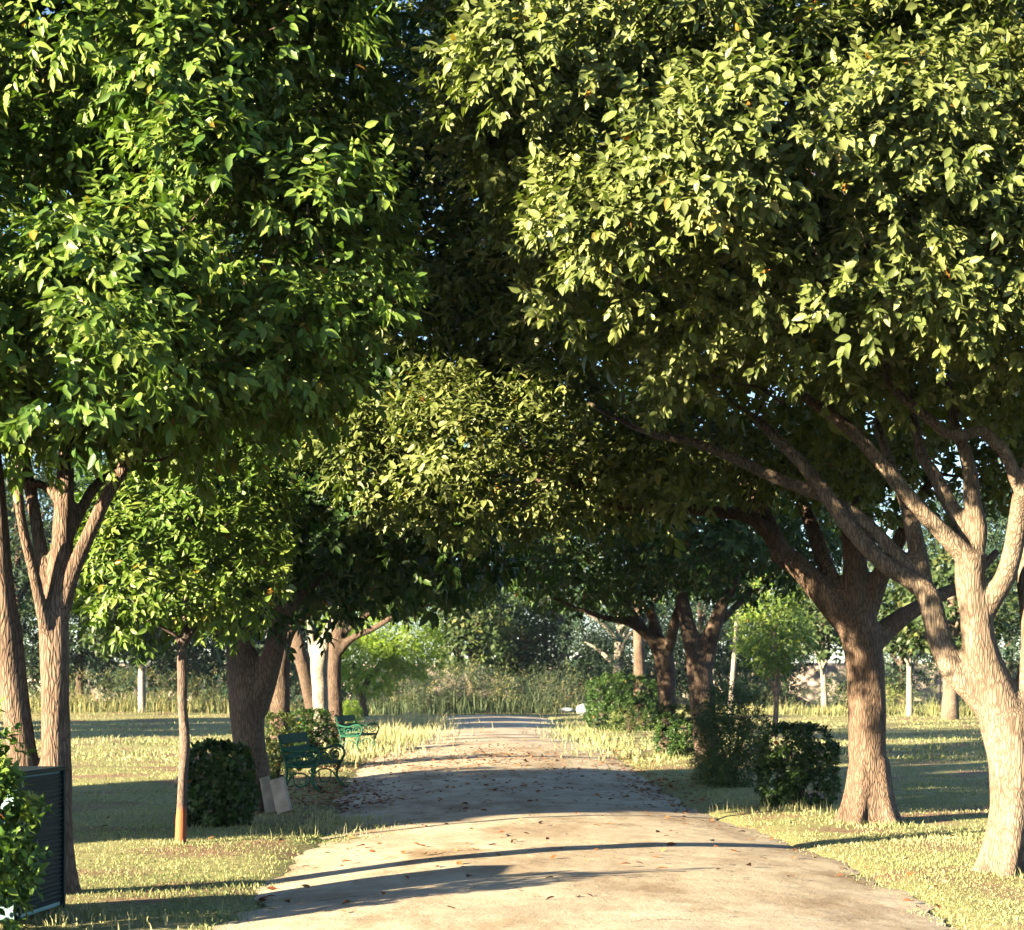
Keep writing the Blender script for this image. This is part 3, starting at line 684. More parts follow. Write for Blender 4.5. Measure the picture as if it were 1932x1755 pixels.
# lime tree
Z = 72
limbs = [limb([(688, 1352, 7), (684, 1320, 6), (690, 1290, 5), (720, 1250, 4), (750, 1220, 3)], Z), limb([(686, 1320, 5), (672, 1290, 4), (668, 1250, 3)], Z)]
tree('lime_tree', 'bright lime green feathery small tree in sun left of the path end', Z, limbs,
     [EL_(745, 1190, 72, 1.6, 1.5, 1.1), EL_(700, 1260, 72, 1.0, 1.1, 0.9), EL_(790, 1230, 72.5, 0.85, 1.0, 0.8), EL_(660, 1200, 72.5, 1.0, 1.1, 1.2)], M_barkD, M_leafY, spacing=0.42, clump=0.4, ns=14, nl=6, L=0.15, voxel=0.03, branches=50, aspect=0.3, droop=0.2)

# trees standing beyond the lawns
def bg_tree(name, label, px, Z, r, h, leafm, bark, L=0.3, aspect=0.45, tr=6, lean=0, low=0.25, spacing=0.85, group='trees beyond the lawns', ns=9, nl=5):
    x = (px - HX) / F * Z; rr = tr / F * Z
    top = h * 0.72
    trunk = (catmull(np.array([[x, Z, -0.1], [x + lean * .3, Z, h * .25], [x + lean * .7, Z + .2, h * .5], [x + lean, Z, top]]), 5), np.linspace(rr * 1.15, rr * 0.5, 16))
    ls = [trunk]
    for k in range(5):
        a = k * 2.4 + px; z0 = h * (0.3 + 0.07 * k)
        ls.append((catmull(np.array([[x + lean * .5, Z, z0], [x + lean * .5 + math.cos(a) * r * .4, Z + math.sin(a) * r * .4, z0 + h * .13], [x + lean * .5 + math.cos(a) * r * .75, Z + math.sin(a) * r * .75, z0 + h * .2]]), 4), np.linspace(rr * .5, rr * .2, 9)))
    zc = h * (1 + low) / 2; rz = h * (1 - low) / 2
    e = [((x + lean, Z, zc + rz * .3), (r * .8, r * .8, rz * .7)), ((x + lean - r * .45, Z + .3, zc - rz * .2), (r * .6, r * .6, rz * .65)), ((x + lean + r * .45, Z - .2, zc - rz * .1), (r * .6, r * .6, rz * .6)), ((x + lean, Z - r * .4, zc - rz * .35), (r * .55, r * .5, rz * .5))]
    return tree(name, label, Z, ls, e, bark, leafm, spacing=spacing, clump=0.6, ns=ns, nl=nl, L=L, voxel=0, group=group, branches=0, aspect=aspect, base=(x, Z, 0), inner=0.3, tw=0.35, droop=0.35)

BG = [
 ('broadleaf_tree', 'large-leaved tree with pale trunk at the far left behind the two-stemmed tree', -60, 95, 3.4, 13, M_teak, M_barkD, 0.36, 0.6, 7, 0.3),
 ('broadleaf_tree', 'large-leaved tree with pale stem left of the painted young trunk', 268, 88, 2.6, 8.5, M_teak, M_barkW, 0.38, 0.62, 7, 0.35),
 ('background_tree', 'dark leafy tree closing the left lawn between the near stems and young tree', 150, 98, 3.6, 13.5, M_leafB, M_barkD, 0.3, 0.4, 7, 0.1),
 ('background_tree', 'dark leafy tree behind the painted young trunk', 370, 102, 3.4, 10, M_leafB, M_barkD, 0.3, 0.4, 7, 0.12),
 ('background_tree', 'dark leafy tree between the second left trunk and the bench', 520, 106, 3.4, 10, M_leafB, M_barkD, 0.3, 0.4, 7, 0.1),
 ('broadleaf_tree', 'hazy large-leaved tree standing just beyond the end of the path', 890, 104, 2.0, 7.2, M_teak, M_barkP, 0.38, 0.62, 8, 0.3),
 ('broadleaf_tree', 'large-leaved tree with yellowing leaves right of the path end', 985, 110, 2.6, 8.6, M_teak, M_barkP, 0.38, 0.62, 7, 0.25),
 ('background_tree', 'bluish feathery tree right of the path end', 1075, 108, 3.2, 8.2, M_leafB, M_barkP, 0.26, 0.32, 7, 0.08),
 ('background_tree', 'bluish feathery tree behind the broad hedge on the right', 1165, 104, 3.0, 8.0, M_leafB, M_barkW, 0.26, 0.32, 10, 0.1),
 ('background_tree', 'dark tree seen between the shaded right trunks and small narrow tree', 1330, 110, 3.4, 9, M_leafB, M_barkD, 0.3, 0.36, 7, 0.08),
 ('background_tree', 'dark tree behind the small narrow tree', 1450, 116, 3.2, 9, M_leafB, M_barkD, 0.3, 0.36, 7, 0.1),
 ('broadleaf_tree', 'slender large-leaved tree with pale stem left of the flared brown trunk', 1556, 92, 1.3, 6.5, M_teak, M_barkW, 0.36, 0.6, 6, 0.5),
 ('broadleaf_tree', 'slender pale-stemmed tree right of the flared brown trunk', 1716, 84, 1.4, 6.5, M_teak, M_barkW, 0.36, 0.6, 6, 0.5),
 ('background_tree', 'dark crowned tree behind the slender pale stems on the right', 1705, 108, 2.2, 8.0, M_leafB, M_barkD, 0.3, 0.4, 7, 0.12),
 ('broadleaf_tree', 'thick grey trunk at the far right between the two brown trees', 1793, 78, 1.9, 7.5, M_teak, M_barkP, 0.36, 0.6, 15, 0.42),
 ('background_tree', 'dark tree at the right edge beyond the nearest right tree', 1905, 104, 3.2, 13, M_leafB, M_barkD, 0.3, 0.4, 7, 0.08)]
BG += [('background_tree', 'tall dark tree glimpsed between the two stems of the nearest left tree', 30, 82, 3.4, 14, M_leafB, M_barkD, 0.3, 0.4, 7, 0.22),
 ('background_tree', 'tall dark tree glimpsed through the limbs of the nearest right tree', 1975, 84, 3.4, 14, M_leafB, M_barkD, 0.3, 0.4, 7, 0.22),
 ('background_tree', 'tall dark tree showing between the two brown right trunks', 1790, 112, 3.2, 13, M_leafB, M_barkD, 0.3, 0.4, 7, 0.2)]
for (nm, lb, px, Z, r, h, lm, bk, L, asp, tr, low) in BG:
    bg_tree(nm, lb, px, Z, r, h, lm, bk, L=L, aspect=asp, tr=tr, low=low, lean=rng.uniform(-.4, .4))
# the wood behind everything
n = 560; wx = rng.uniform(-52, 52, n); wy = rng.uniform(124, 133, n); wz = rng.uniform(0.8, 17, n) * (0.82 + 0.18 * vnoise(wx, wx * 0, 0.35, 2.0))
gap = np.zeros(n, bool)
for gx, gw, gt in ((845, 26, 6.5), (1545, 34, 4.2), (1775, 22, 4.0), (1160, 0, 0)):
    gap |= (np.abs(HX + F * wx / wy - gx) < gw) & (wz < gt)
wc = np.vstack([np.stack([wx, wy, wz], -1)[~gap], np.stack([rng.uniform(-50, -6, 200), rng.uniform(120, 124, 200), rng.uniform(0.3, 4, 200)], -1), np.stack([rng.choice([-1, 1], 150) * rng.uniform(17, 48, 150), rng.uniform(118, 128, 150), rng.uniform(5, 19, 150)], -1), np.stack([rng.uniform(-4, 32, 170), rng.uniform(118, 126, 170), rng.uniform(4, 16, 170)], -1), np.stack([rng.uniform(-1, 18, 90), rng.uniform(120, 124, 90), rng.uniform(0.3, 3.5, 90)], -1)]); wo_ = np.repeat([[0, -1.0, 0.35]], len(wc), 0)
wlv = sprigs(wc, norm(wo_), 1.15, 11, 5, 0.6, aspect=0.4, tw=0.5, spread=1.0)
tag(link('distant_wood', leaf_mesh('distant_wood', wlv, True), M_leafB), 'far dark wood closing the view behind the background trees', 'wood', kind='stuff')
# leaning bare pale trunk with a thin crown
Z = 66
tree('leaning_tree', 'thin white leaning trunk between the feathery bush and small narrow tree', Z,
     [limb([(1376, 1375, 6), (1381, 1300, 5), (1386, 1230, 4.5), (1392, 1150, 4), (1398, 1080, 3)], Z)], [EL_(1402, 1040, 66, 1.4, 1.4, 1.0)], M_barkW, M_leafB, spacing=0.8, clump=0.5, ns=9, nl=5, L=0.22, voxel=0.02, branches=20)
# trees to the left of the picture that shade the lawn
for i, (x, y, r, h) in enumerate([(-19.6, 12.6, 2.6, 7.8), (-21.7, 15.3, 2.8, 8), (-27.4, 48, 3.4, 8.5), (-29.5, 56.2, 3.6, 9), (-32.4, 64, 3.6, 9.5)]):
    bg_tree('lawn_tree', 'tree on the left lawn outside the picture shading the grass', HX + x / y * F, y, r, h, M_leafD, M_barkB, L=0.54, spacing=0.8, low=0.35, tr=60 if i == 0 else 40, group='trees shading the left lawn', ns=9, nl=6)

# ------------------------------------------------------------------ shrubs
def bush(name, label, px, yb, w, d, h, leafm, L=0.08, square=True, n_sp=0.17, aspect=0.5, Zoff=0, group=None, flowers=0, singles=0, bias=0.0, cat_='shrub', ns=8, nl=6, tw=0.1, wob=0.06):
    Z = gz(yb) + Zoff; x = (px - HX) / F * Z; g = float(ground_h(np.array([x]), np.array([Z]))[0])
    root = empty(name, (x, Z, g)); tag(root, label, cat_, group)
    e = [((x, Z, g + h * 0.52), (w / 2, d / 2, h * 0.5))]
    C, O, S = crown_clumps(e, n_sp, drop=0.04, jitter=wob, inner=0.4, bump=wob, pw=5.0 if square else 2.4)
    C[:, 2] = np.maximum(C[:, 2], g + 0.06)
    lv = sprigs(C, O, n_sp * (0.45 if square else 0.75), ns, nl, L, aspect=aspect, tw=tw * (0.5 if square else 1), droop=0.25, spread=0.5 if square else 0.6, bias=bias)
    lv['pos'][:, 2] = np.maximum(lv['pos'][:, 2], g + 0.03)
    if singles:
        k = split_front(lv, singles, cell=14, ymax=1750); mask = np.ones(len(lv['pos']), bool); mask[k] = False; one = sub(lv, k); lv = sub(lv, mask)
    fo = link('foliage', leaf_mesh('foliage', lv, Z > 28), leafm, root); fo['kind'] = 'stuff'
    if singles:
        if leafm.name not in PROTO: PROTO[leafm.name] = make_leaf_proto(leafm)
        leaf_objects(one, PROTO[leafm.name], fo)
    m = Mass()
    for k in range(9):
        a = rng.random() * 6.28; q = np.array([[x + math.cos(a) * .04, Z + math.sin(a) * .04, g - .05], [x + math.cos(a) * w * .15, Z + math.sin(a) * d * .15, g + h * .35], [x + math.cos(a) * w * .34, Z + math.sin(a) * d * .34, g + h * .75]])
        V, T = tube(catmull(q, 4), np.linspace(0.014, 0.006, 9), 6); m.add(V, T)
    link('stem', m.mesh('stem'), M_barkD, root)
    for k in range(flowers):
        a = rng.uniform(-2.4, -0.7); fx = x + math.cos(a) * w * .52; fy = Z + math.sin(a) * d * .52; fz = g + h * rng.uniform(0.3, 1.0)
        c = np.array([[fx, fy, fz]]); pe = 6; th = np.arange(pe) * 2 * np.pi / pe
        ax = np.stack([np.cos(th), np.full(pe, -0.35), np.sin(th)], -1)
        ff = dict(pos=np.repeat(c, pe, 0), axis=ax, nrm=np.repeat([[0, -1.0, 0.2]], pe, 0), L=np.full(pe, 0.034), W=np.full(pe, 0.028), tint=rng.random(pe))
        link('flower', leaf_mesh('flower', ff), M_flower, root)
    return root

bush('clipped_bush', 'square clipped dark bush with a red flower beside the flared brown trunk', 1503, 1528, 0.86, 0.9, 0.98, M_leafD, L=0.07, flowers=1, wob=0.03, ns=8, n_sp=0.14)
bush('feathery_bush', 'tall loose feathery dark green bush spilling towards the path on the right', 1380, 1487, 0.92, 1.2, 1.5, M_leafD, L=0.075, square=False, aspect=0.36, wob=0.12, n_sp=0.18, bias=0.1, ns=10)
bush('feathery_bush', 'small pale green bush at the foot of the feathery bush by the path', 1338, 1480, 0.45, 0.5, 0.42, M_leafR, L=0.06, square=False, aspect=0.4, wob=0.16, n_sp=0.14)
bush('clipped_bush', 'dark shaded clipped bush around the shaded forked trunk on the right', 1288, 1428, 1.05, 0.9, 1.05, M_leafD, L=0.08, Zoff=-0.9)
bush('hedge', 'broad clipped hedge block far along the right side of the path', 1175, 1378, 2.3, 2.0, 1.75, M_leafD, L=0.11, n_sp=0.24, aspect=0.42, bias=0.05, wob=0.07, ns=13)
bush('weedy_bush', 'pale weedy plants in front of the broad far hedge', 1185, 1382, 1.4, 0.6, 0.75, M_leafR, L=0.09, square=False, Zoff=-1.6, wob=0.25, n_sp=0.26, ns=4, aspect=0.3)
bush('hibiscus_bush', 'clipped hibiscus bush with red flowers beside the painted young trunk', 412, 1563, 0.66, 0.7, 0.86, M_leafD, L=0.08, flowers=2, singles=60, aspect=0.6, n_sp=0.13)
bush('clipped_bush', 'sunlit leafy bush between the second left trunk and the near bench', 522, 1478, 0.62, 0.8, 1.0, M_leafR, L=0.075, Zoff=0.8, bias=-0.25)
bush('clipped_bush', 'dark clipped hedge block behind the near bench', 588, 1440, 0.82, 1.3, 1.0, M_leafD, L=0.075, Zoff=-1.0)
bush('low_bush', 'low bright round bush right of the far brown trunk', 660, 1372, 0.6, 0.7, 0.8, M_leafY, L=0.09, square=False, n_sp=0.2, aspect=0.4)
bush('leafy_bush', 'leafy bush in the bottom left corner covering the cabinet', -62, 1765, 0.72, 0.6, 1.3, M_leafL, L=0.085, square=False, singles=120, bias=-0.2, Zoff=0.0, wob=0.2, n_sp=0.17, aspect=0.5, ns=6)
for i, (px, yb, w, h, lb) in enumerate([(1690, 1345, 1.5, 1.6, 'round leafy shrub between the thin pale stems on the right lawn'), (1850, 1346, 3.0, 1.7, 'dark low shrub mass beside the thick grey trunk at far right'),
                                        (1600, 1342, 3.2, 1.8, 'dark shrub behind the flared brown trunk on the right lawn'), (1440, 1340, 4.5, 1.7, 'dark shrub below the small narrow tree far behind')]):
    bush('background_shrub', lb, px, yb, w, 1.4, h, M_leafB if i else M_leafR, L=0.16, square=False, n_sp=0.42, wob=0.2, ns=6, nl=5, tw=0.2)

M_scrub = leaf_mat('leaf_grey_green', [(0, (0.04, 0.06, 0.035)), (0.6, (0.08, 0.105, 0.06)), (1, (0.17, 0.17, 0.09))], rough=0.6)
for px, Zs_, w, h, lb in [(800, 88, 2.2, 1.7, 'grey-green scrub bush left of the path end under the lime tree'), (880, 90, 2.4, 2.1, 'tallest grey-green scrub bush closing the path end'), (965, 91, 2.2, 1.6, 'grey-green scrub bush right of the tallest one at the path end'), (1045, 90, 2.4, 1.8, 'grey-green scrub bush left of the litter bags')]:
    bush('scrub_bush', lb, px, HY + F * EYE / Zs_, w, 1.6, h, M_scrub, L=0.13, square=False, n_sp=0.36, wob=0.25, ns=7, nl=5, tw=0.3, aspect=0.26, group='scrub bushes at the path end')
# ------------------------------------------------------------------ benches
def bench(label, x, y, ang):
    root = empty('park_bench', (0, 0, 0)); tag(root, label, 'bench', 'green benches beside the path')
    LN = 1.45
    # u = towards the front, v = along the bench
    def path3(pts, v): return catmull(np.array([[u, v, z] for u, z in pts]), 6)
    def spiral(cu, cz, r0, turns, a0, v): 
        t = np.linspace(0, 1, 26); a = a0 + t * turns * 6.283; r = r0 * (1 - 0.75 * t)
        return np.stack([cu + r * np.cos(a), np.full(26, v), cz + r * np.sin(a)], -1)
    for v in (-LN / 2, LN / 2):
        m = Mass()
        def bar(p, r): V, T = tube(p, np.full(len(p), r), 7); m.add(V, T)
        bar(path3([(-0.30, 0.0), (-0.21, 0.2), (-0.21, 0.4), (-0.27, 0.62), (-0.33, 0.86)], v), 0.022)
        bar(path3([(0.34, 0.0), (0.22, 0.12), (0.2, 0.28), (0.27, 0.42), (0.32, 0.55), (0.26, 0.65), (0.14, 0.655), (0.0, 0.61), (-0.14, 0.62), (-0.27, 0.66)], v), 0.022)
        bar(path3([(-0.22, 0.4), (0.0, 0.385), (0.26, 0.41)], v), 0.024)
        bar(path3([(-0.21, 0.1), (-0.12, 0.25), (0.0, 0.29), (0.12, 0.25), (0.22, 0.12)], v), 0.013)
        bar(path3([(-0.1, 0.26), (-0.08, 0.12), (0.0, 0.08), (0.08, 0.12), (0.1, 0.26)], v), 0.011)
        bar(spiral(0.17, 0.53, 0.1, 1.6, 0.5, v), 0.013); bar(spiral(-0.02, 0.5, 0.09, 1.5, 2.6, v), 0.013); bar(spiral(-0.16, 0.51, 0.07, 1.4, 0.2, v), 0.011)
        bar(spiral(0.2, 0.33, 0.06, 1.3, 3.0, v), 0.012)
        for (fu) in (-0.30, 0.34): bar(path3([(fu - 0.03, 0.012), (fu, 0.012), (fu + 0.04, 0.012)], v), 0.018)
        o = link('end_frame', m.mesh('end_frame'), M_green, smooth=True); o.parent = root
    sl = box_mesh('seat_slat', 0.105, LN + 0.04, 0.03)
    for u in (-0.14, -0.02, 0.10, 0.22):
        o = link('seat_slat', sl, M_slat); o.parent = root; o.location = (u, 0, 0.425)
    bs = box_mesh('back_slat', 0.028, LN + 0.04, 0.15); bs2 = box_mesh('back_slat', 0.028, LN + 0.04, 0.085)
    for z, u, me in ((0.8, -0.30, bs), (0.64, -0.255, bs2), (0.525, -0.225, bs2)):
        o = link('back_slat', me, M_slat); o.parent = root; o.location = (u, 0, z); o.rotation_euler = (0, -0.25, 0)
    root.location = (x, y, float(ground_h(np.array([x]), np.array([y]))[0])); root.rotation_euler = (0, 0, ang)
    return root
Zb = 27.9; bench('dark green iron-ended bench in shade in front of the clipped hedge', (590 - HX) / F * Zb, Zb, -0.16)
Zb = 43.2; bench('sunlit green iron-ended bench beside the far brown trunk', (675 - HX) / F * Zb, Zb, -0.2)

# ------------------------------------------------------------------ leaning slabs, cabinet, wall, rubbish
Zs = 23.0
def slab(label, px, w, d, h, rx, ry, rz, dy=0.0):
    me = box_mesh('concrete_slab', w, d, h, 0.012); o = link('concrete_slab', me, M_conc)
    for v in me.vertices: v.co += Vector((random.uniform(-.008, .008), random.uniform(-.008, .008), random.uniform(-.008, .008)))
    o.rotation_euler = (rx, ry, rz); o.location = ((px - HX) / F * Zs, Zs + dy, h / 2 * math.cos(max(abs(rx), abs(ry))) + 0.02)
    tag(o, label, 'slab', 'concrete slabs leaning by the trunk'); return o
slab('narrow pale concrete slab leaning against the second left trunk', 505, 0.13, 0.07, 0.46, -0.1, -0.16, 0.25)
slab('wider dark grey concrete slab leaning beside the narrow one', 533, 0.2, 0.07, 0.46, -0.14, -0.3, -0.25, dy=-0.12)

def cabinet():
    Zc = 12.6; x0 = (52 - HX) / F * Zc; root = empty('metal_cabinet', (x0 - 0.2, Zc + 0.4, 0)); 
    tag(root, 'dark teal metal cabinet with corrugated side under the corner bush', 'cabinet')
    w, d, h = 0.36, 0.86, 1.0; ang = -0.12
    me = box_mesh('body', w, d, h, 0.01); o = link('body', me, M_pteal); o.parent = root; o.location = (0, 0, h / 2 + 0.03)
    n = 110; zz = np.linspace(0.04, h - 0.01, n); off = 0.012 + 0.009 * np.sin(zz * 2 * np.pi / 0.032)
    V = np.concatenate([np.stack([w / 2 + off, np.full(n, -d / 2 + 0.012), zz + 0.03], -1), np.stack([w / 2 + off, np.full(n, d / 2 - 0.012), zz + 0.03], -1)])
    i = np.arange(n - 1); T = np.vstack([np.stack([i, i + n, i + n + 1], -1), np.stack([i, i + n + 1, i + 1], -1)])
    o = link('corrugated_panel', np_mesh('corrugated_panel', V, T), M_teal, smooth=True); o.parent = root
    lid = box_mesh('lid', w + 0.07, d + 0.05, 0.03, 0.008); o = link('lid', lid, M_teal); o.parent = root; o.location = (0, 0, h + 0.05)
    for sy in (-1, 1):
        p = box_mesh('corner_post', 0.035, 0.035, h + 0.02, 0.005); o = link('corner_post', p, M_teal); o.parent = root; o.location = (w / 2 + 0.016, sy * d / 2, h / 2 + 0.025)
    root.rotation_euler = (0, 0, ang)
cabinet()

def wall():
    Zw = 140; root = empty('boundary_wall', (0, Zw, 0)); tag(root, 'pale limewashed boundary wall far behind the background trees', 'wall')
    me = box_mesh('wall_panel', 5.8, 0.25, 3.0, 0.02); po = box_mesh('wall_post', 0.4, 0.4, 3.2, 0.02)
    for k in range(-9, 10):
        o = link('wall_panel', me, M_wall); o.parent = root; o.location = (k * 6.0, 0, 1.6)
        q = link('wall_post', po, M_wall); q.parent = root; q.location = (k * 6.0 + 3.0, 0, 1.65)
wall()
for (px, yb, w, d, h, lb) in [(1190, 1335, 9.0, 3.0, 1.1, 'low heap of bare brown earth behind the broad hedge'), (1420, 1333, 8.0, 3.0, 1.2, 'low heap of bare brown earth behind the small narrow tree')]:
    Z = gz(yb); x = (px - HX) / F * Z; n = 28; V = []
    u = np.linspace(-1, 1, n); X, Y = np.meshgrid(u, u); R = np.clip(1 - X ** 2, 0, 1) * np.clip(1 - Y ** 2, 0, 1)
    Hh = h * R ** 0.7 * (0.75 + 0.3 * vnoise(X, Y, 5, px)) + 0.06 * rng.normal(size=X.shape) * R - 0.05
    V = np.stack([X * w / 2, Y * d / 2, Hh], -1).reshape(-1, 3); i = (np.arange(n - 1)[:, None] * n + np.arange(n - 1)[None]).ravel()
    o = link('earth_heap', np_mesh('earth_heap', V, np.vstack([np.stack([i, i + 1, i + n + 1], -1), np.stack([i, i + n + 1, i + n], -1)])), M_earth); o.location = (x, Z, 0.15); tag(o, lb, 'earth heap')
# heap of dry clippings
Z = 30.0; x = (392 - HX) / F * Z; n = 24; u = np.linspace(-1, 1, n); X, Y = np.meshgrid(u, u); R = np.clip(1 - X ** 2, 0, 1) * np.clip(1 - Y ** 2, 0, 1)
Hh = 0.52 * R ** 0.8 + 0.03 * rng.normal(size=X.shape) * R - 0.03
i = (np.arange(n - 1)[:, None] * n + np.arange(n - 1)[None]).ravel()
o = link('clippings_heap', np_mesh('clippings_heap', np.stack([X * .55, Y * .5, Hh], -1).reshape(-1, 3), np.vstack([np.stack([i, i + 1, i + n + 1], -1), np.stack([i, i + n + 1, i + n], -1)])), M_straw)
o.location = (x, Z, 0); tag(o, 'heap of dry clippings behind the hibiscus bush', 'heap')
import bmesh
for k, (px, yb, s, lb) in enumerate([(1070, 1352, 0.24, 'flat white litter bag on the ground at the end of the path'), (1099, 1353, 0.34, 'upright white litter bag left of the broad hedge')]):
    bm = bmesh.new(); bmesh.ops.create_icosphere(bm, subdivisions=3, radius=s)
    for v in bm.verts:
        v.co *= 1 + 0.18 * noise.noise(v.co * 5 + Vector((k * 7, 0, 0))) + 0.1 * noise.noise(v.co * 14); v.co.z *= 0.5 if k == 0 else 0.8; v.co.x *= 1.5 if k == 0 else 0.8
    me = bpy.data.meshes.new('litter_bag'); bm.to_mesh(me); bm.free(); Z = gz(yb); o = link('litter_bag', me, M_white); o.location = ((px - HX) / F * Z, Z, 0.25 + s * .25); tag(o, lb, 'litter bag')

# ------------------------------------------------------------------ grass, weeds
def blades(x, y, z, h, w, tint, lean=0.45):
    n = len(x); a = rng.random(n) * 6.283; sd = np.stack([np.cos(a), np.sin(a), np.zeros(n)], -1) * w[:, None]
    b = rng.random(n) * 6.283; ln = np.stack([np.cos(b), np.sin(b), np.zeros(n)], -1) * (h * lean * rng.random(n))[:, None]
    p = np.stack([x, y, z - 0.01], -1); up = np.array([0, 0, 1.0])
    m = p + ln * 0.3 + up * (h * 0.6)[:, None]; t = p + ln * 1.1 + up * h[:, None]
    V = np.stack([p - sd, p + sd, m + sd * .75, m - sd * .75, t], 1)
    T = np.array([[0, 1, 2], [0, 2, 3], [3, 2, 4]])[None] + (np.arange(n) * 5)[:, None, None]
    return V.reshape(-1, 3), T.reshape(-1, 3), np.repeat(tint, 5)

def soil_patch(x, y): return vnoise(x, y, 0.8, 6.0) + 0.6 * vnoise(x, y, 2.1, 2.0)

def lawn(n, y0, y1, hmin, hmax, w, margin=1.25, seed=0):
    y = y0 * (y1 / y0) ** rng.random(n * 2)               # denser towards the camera
    hw = y / F * HX * margin + 0.6
    x = rng.uniform(-1, 1, n * 2) * hw
    l, r = edges(y); jl = 0.2 * vnoise(x, y, 2.6, 1.0)
    tongue = np.exp(-((y - 20.6) / 1.5) ** 2) * 0.9        # grass creeping over the left edge
    d = np.maximum(l + tongue + 0.12 - x, x - r + 0.1) + jl
    keep = ((d > 0) | (y > 86)) & (rng.random(n * 2) > np.clip((soil_patch(x, y) - 0.25) * 2.2, 0, 0.95))
    # thinner towards the path edge
    keep &= rng.random(n * 2) < np.clip(0.25 + d * 1.2, 0, 1)
    x, y, d = x[keep][:n], y[keep][:n], d[keep][:n]
    z = np.maximum(ground_h(x, y), np.where((d < 1.1) & (y < 84), np.minimum(path_h(x, y), 0.06), -1))
    h = rng.uniform(hmin, hmax, len(x)) * (0.75 + 0.35 * vnoise(x, y, 1.3, 3.0)) * np.clip(0.45 + d, 0.45, 1)
    tint = np.clip(0.53 + 0.22 * vnoise(x, y, 0.6, 5.0) + 0.15 * vnoise(x, y, 2.4, 8.0) + rng.normal(0, 0.14, len(x)), 0, 1)
    return blades(x, y, z, h, np.full(len(x), w) * rng.uniform(.7, 1.2, len(x)), tint, 0.9)

def stuff_grass(name, label, parts, mat, cat_='grass'):
    V, T, ti, n = [], [], [], 0
    for v, t, c in parts: V.append(v); T.append(t + n); ti.append(c); n += len(v)
    o = link(name, np_mesh(name, np.vstack(V), np.vstack(T), np.concatenate(ti)), mat); tag(o, label, cat_, kind='stuff'); return o
stuff_grass('lawn_grass', 'short dry yellow-green lawn grass on both sides of the path',
            [lawn(60000, 10.5, 20, 0.02, 0.06, 0.0042), lawn(52000, 19, 40, 0.03, 0.075, 0.0065), lawn(32000, 38, 95, 0.06, 0.15, 0.014)], M_grass)

def patch(cx, cy, sx, sy, n, h0, h1, w, t0, t1, lean=0.5):
    x = cx + rng.normal(size=n) * sx; y = cy + rng.normal(size=n) * sy
    z = np.maximum(ground_h(x, y), np.where(np.abs(x) < 4, -0.02, -1)); h = rng.uniform(h0, h1, n) * (0.6 + 0.55 * vnoise(x, y, 1.7, 3.3)) * rng.uniform(0.55, 1.1, n); h = np.maximum(h, h0 * 0.5)
    return blades(x, y, z, h, np.full(n, w) * rng.uniform(.6, 1.2, n), np.clip(rng.uniform(t0, t1, n), 0, 1), lean)
tall = []
for px, yb, sx, sy, n, h0, h1, w, t0, t1 in [
    (745, 1392, 0.9, 7, 5200, .25, .6, .011, .5, .95), (780, 1372, 0.6, 5, 2500, .4, .8, .012, .6, 1), (700, 1410, 0.5, 4, 1800, .2, .45, .01, .4, .9),
    (1085, 1390, 0.6, 8, 2500, .2, .45, .012, .35, .8), (640, 1560, 0.5, 0.7, 700, .08, .22, .006, .4, .9), (720, 1552, 0.35, 0.5, 380, .06, .2, .005, .5, .9),
    (1280, 1432, 0.6, 0.7, 500, .15, .4, .008, .3, .8), (1500, 1535, 0.5, .25, 260, .08, .25, .006, .4, .9), (90, 1735, 0.5, .35, 420, .06, .22, .005, .4, .9),
    (1915, 1655, .3, .25, 420, .04, .12, .005, .3, .9), (1640, 1558, .35, .28, 420, .04, .13, .006, .3, .9), (106, 1712, .2, .2, 260, .04, .12, .005, .3, .9), (474, 1541, .3, .25, 300, .04, .12, .006, .2, .8), (341, 1598, .12, .12, 120, .03, .1, .005, .3, .9),
    (830, 1712, 0.22, .25, 420, .02, .06, .004, .3, .7), (1000, 1700, 0.5, .12, 260, .015, .04, .004, .3, .7)]:
    Zp = gz(yb); tall.append(patch((px - HX) / F * Zp, Zp, sx, sy, n, h0, h1, w, t0, t1))
stuff_grass('tall_grass', 'tufts of taller seeding grass along the path edges', tall, M_grass)
weeds = []
for px, Z, sx, sy, n, h0, h1, t0, t1 in [(870, 91, 2.6, 2, 2600, .6, 1.9, 0.0, .45), (760, 89, 1.8, 2, 1300, .6, 1.7, 0.0, .4), (1010, 93, 2.2, 2, 1400, .5, 1.3, 0.1, .6),
                                         (260, 90, 5.0, 1.5, 2600, .5, 1.5, .4, 1.0), (120, 92, 3.0, 1.5, 1200, .5, 1.7, .4, 1.0), (430, 92, 2.4, 1.5, 1800, .6, 1.6, .3, .8), (1600, 88, 6.0, 2, 3800, .4, 1.0, .4, 1.0), (1850, 86, 2.5, 2, 1400, .4, 1.1, .3, .9)]:
    weeds.append(patch((px - HX) / F * Z, Z, sx, sy, n, h0, h1, 0.022, t0, t1, 0.55))
wcs = []
for px, Z, sx, sy, n, hh in [(870, 90, 2.6, 1.6, 150, 1.8), (1010, 92, 2.2, 1.6, 90, 1.4), (760, 89, 1.5, 1.5, 70, 1.6), (250, 91, 4.5, 1.3, 150, 1.6), (430, 92, 2, 1.3, 40, 1.2), (1620, 89, 5.5, 1.6, 70, 0.8)]:
    wcs.append(np.stack([(px - HX) / F * Z + rng.normal(size=n) * sx, Z + rng.normal(size=n) * sy, 0.25 + hh * rng.random(n) ** 1.4], -1))
wcs = np.vstack(wcs); wl_ = sprigs(wcs, np.repeat([[0, -0.3, 0.95]], len(wcs), 0), 0.42, 9, 6, 0.16, aspect=0.26, tw=0.4, droop=0.1, up=0.6)
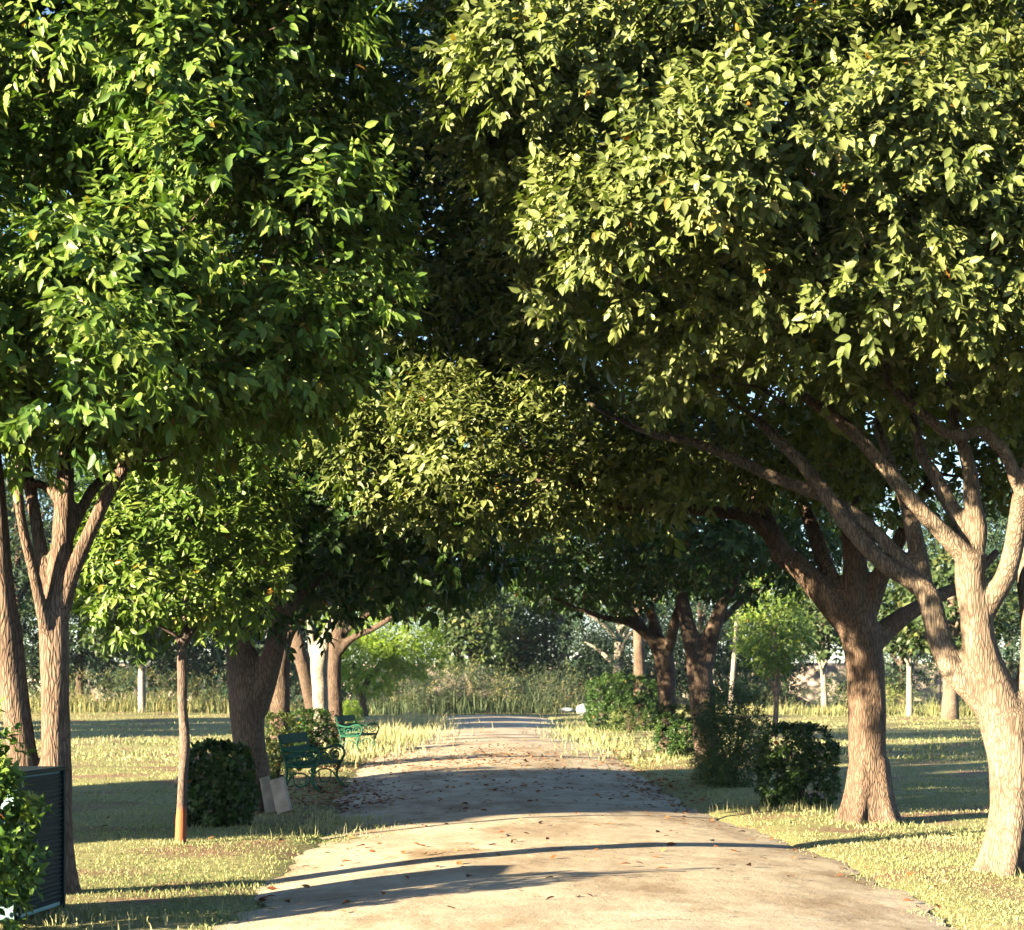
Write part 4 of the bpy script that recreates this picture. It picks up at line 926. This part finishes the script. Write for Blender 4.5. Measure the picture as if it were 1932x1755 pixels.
wl_['tint'] = np.clip(wl_['tint'] + np.repeat(rng.normal(-0.1, 0.25, len(wcs)), 54), 0, 1); _v, _t = leaf_arrays(wl_['pos'], wl_['axis'], wl_['nrm'], wl_['L'], wl_['W'], True)
weeds.append((_v, _t, np.repeat(wl_['tint'], 4)))
stuff_grass('weed_thicket', 'tall rank weeds and grasses beyond the path end and lawns', weeds, M_weed, 'weeds')

# ------------------------------------------------------------------ fallen leaves
def flat_leaves(x, y, z, L):
    n = len(x); a = rng.random(n) * 6.283
    return dict(pos=np.stack([x, y, z + 0.012], -1), axis=np.stack([np.cos(a), np.sin(a), rng.normal(0, .15, n)], -1), nrm=norm(np.stack([rng.normal(0, .35, n), rng.normal(0, .35, n), np.ones(n)], -1)),
                L=L, W=L * 0.5, tint=rng.random(n))
X_, Y_ = [], []
for (px, py, sx, sy, n) in [(930, 1440, 1.1, 4.0, 900), (700, 1430, 0.5, 5, 500), (1180, 1440, 0.35, 5, 350), (1240, 1495, 0.3, 2.5, 250), (620, 1490, 0.45, 1.4, 420), (640, 1515, 0.5, 1.0, 320), (1000, 1500, 1.2, 2, 160), (1330, 1475, 0.4, 1.0, 160), (1000, 1600, 2, 3, 90)]:
    Zp = gz(py); X_.append((px - HX) / F * Zp + rng.normal(size=n) * sx); Y_.append(Zp + rng.normal(size=n) * sy)
x, y = np.concatenate(X_), np.concatenate(Y_); l, r = edges(y); inn = (x > l - .1) & (x < r + .1)
z = np.where(inn, np.maximum(path_h(x, y), ground_h(x, y)), ground_h(x, y) + 0.03)
lt = link('leaf_litter', leaf_mesh('leaf_litter', flat_leaves(x, y, z, rng.uniform(.05, .11, len(x)))), M_litter); tag(lt, 'scattered reddish dry leaf litter along the shaded stretch of the path', 'leaf litter', kind='stuff')
protos = make_leaf_proto(M_litter, 'fallen_leaf')
for k in range(130):
    py = 1475 + 265 * random.random() ** 1.5; Zp = gz(py); le, re = edges(Zp)
    if k % 3 == 0: fx = random.choice([le - random.uniform(-.2, .5), re + random.uniform(-.25, .6)])
    else: fx = random.uniform(le, re)
    g = max(float(path_h(np.array([fx]), np.array([Zp]))[0]) if le - .1 < fx < re + .1 else 0, float(ground_h(np.array([fx]), np.array([Zp]))[0]))
    o = bpy.data.objects.new('fallen_leaf', protos[k % 6][1]); col.objects.link(o); s = random.uniform(.06, .12)
    o.scale = (s * .6, s, s * .8); o.rotation_euler = (random.uniform(-.3, .3), random.uniform(-.4, .4), random.uniform(0, 6.28)); o.location = (fx, Zp, g + 0.02)
    tag(o, 'single dry brown fallen leaf lying on the near path or its verge', 'leaf', 'fallen leaves on the near path')

# ------------------------------------------------------------------ air
hb = box_mesh('haze', 1830, 1830, 30, 0); hz = link('haze', hb); hz.location = (0, 600, 13.5); tag(hz, kind='stuff')
hm = bpy.data.materials.new('haze'); hm.use_nodes = True; nt = hm.node_tree
for n_ in list(nt.nodes): nt.nodes.remove(n_)
ho = nt.nodes.new('ShaderNodeOutputMaterial'); pv = nt.nodes.new('ShaderNodeVolumePrincipled')
pv.inputs['Color'].default_value = (0.7, 0.87, 1.0, 1); pv.inputs['Density'].default_value = 0.00009; pv.inputs['Anisotropy'].default_value = 0.0
nt.links.new(pv.outputs[0], ho.inputs['Volume']); hb.materials.append(hm)
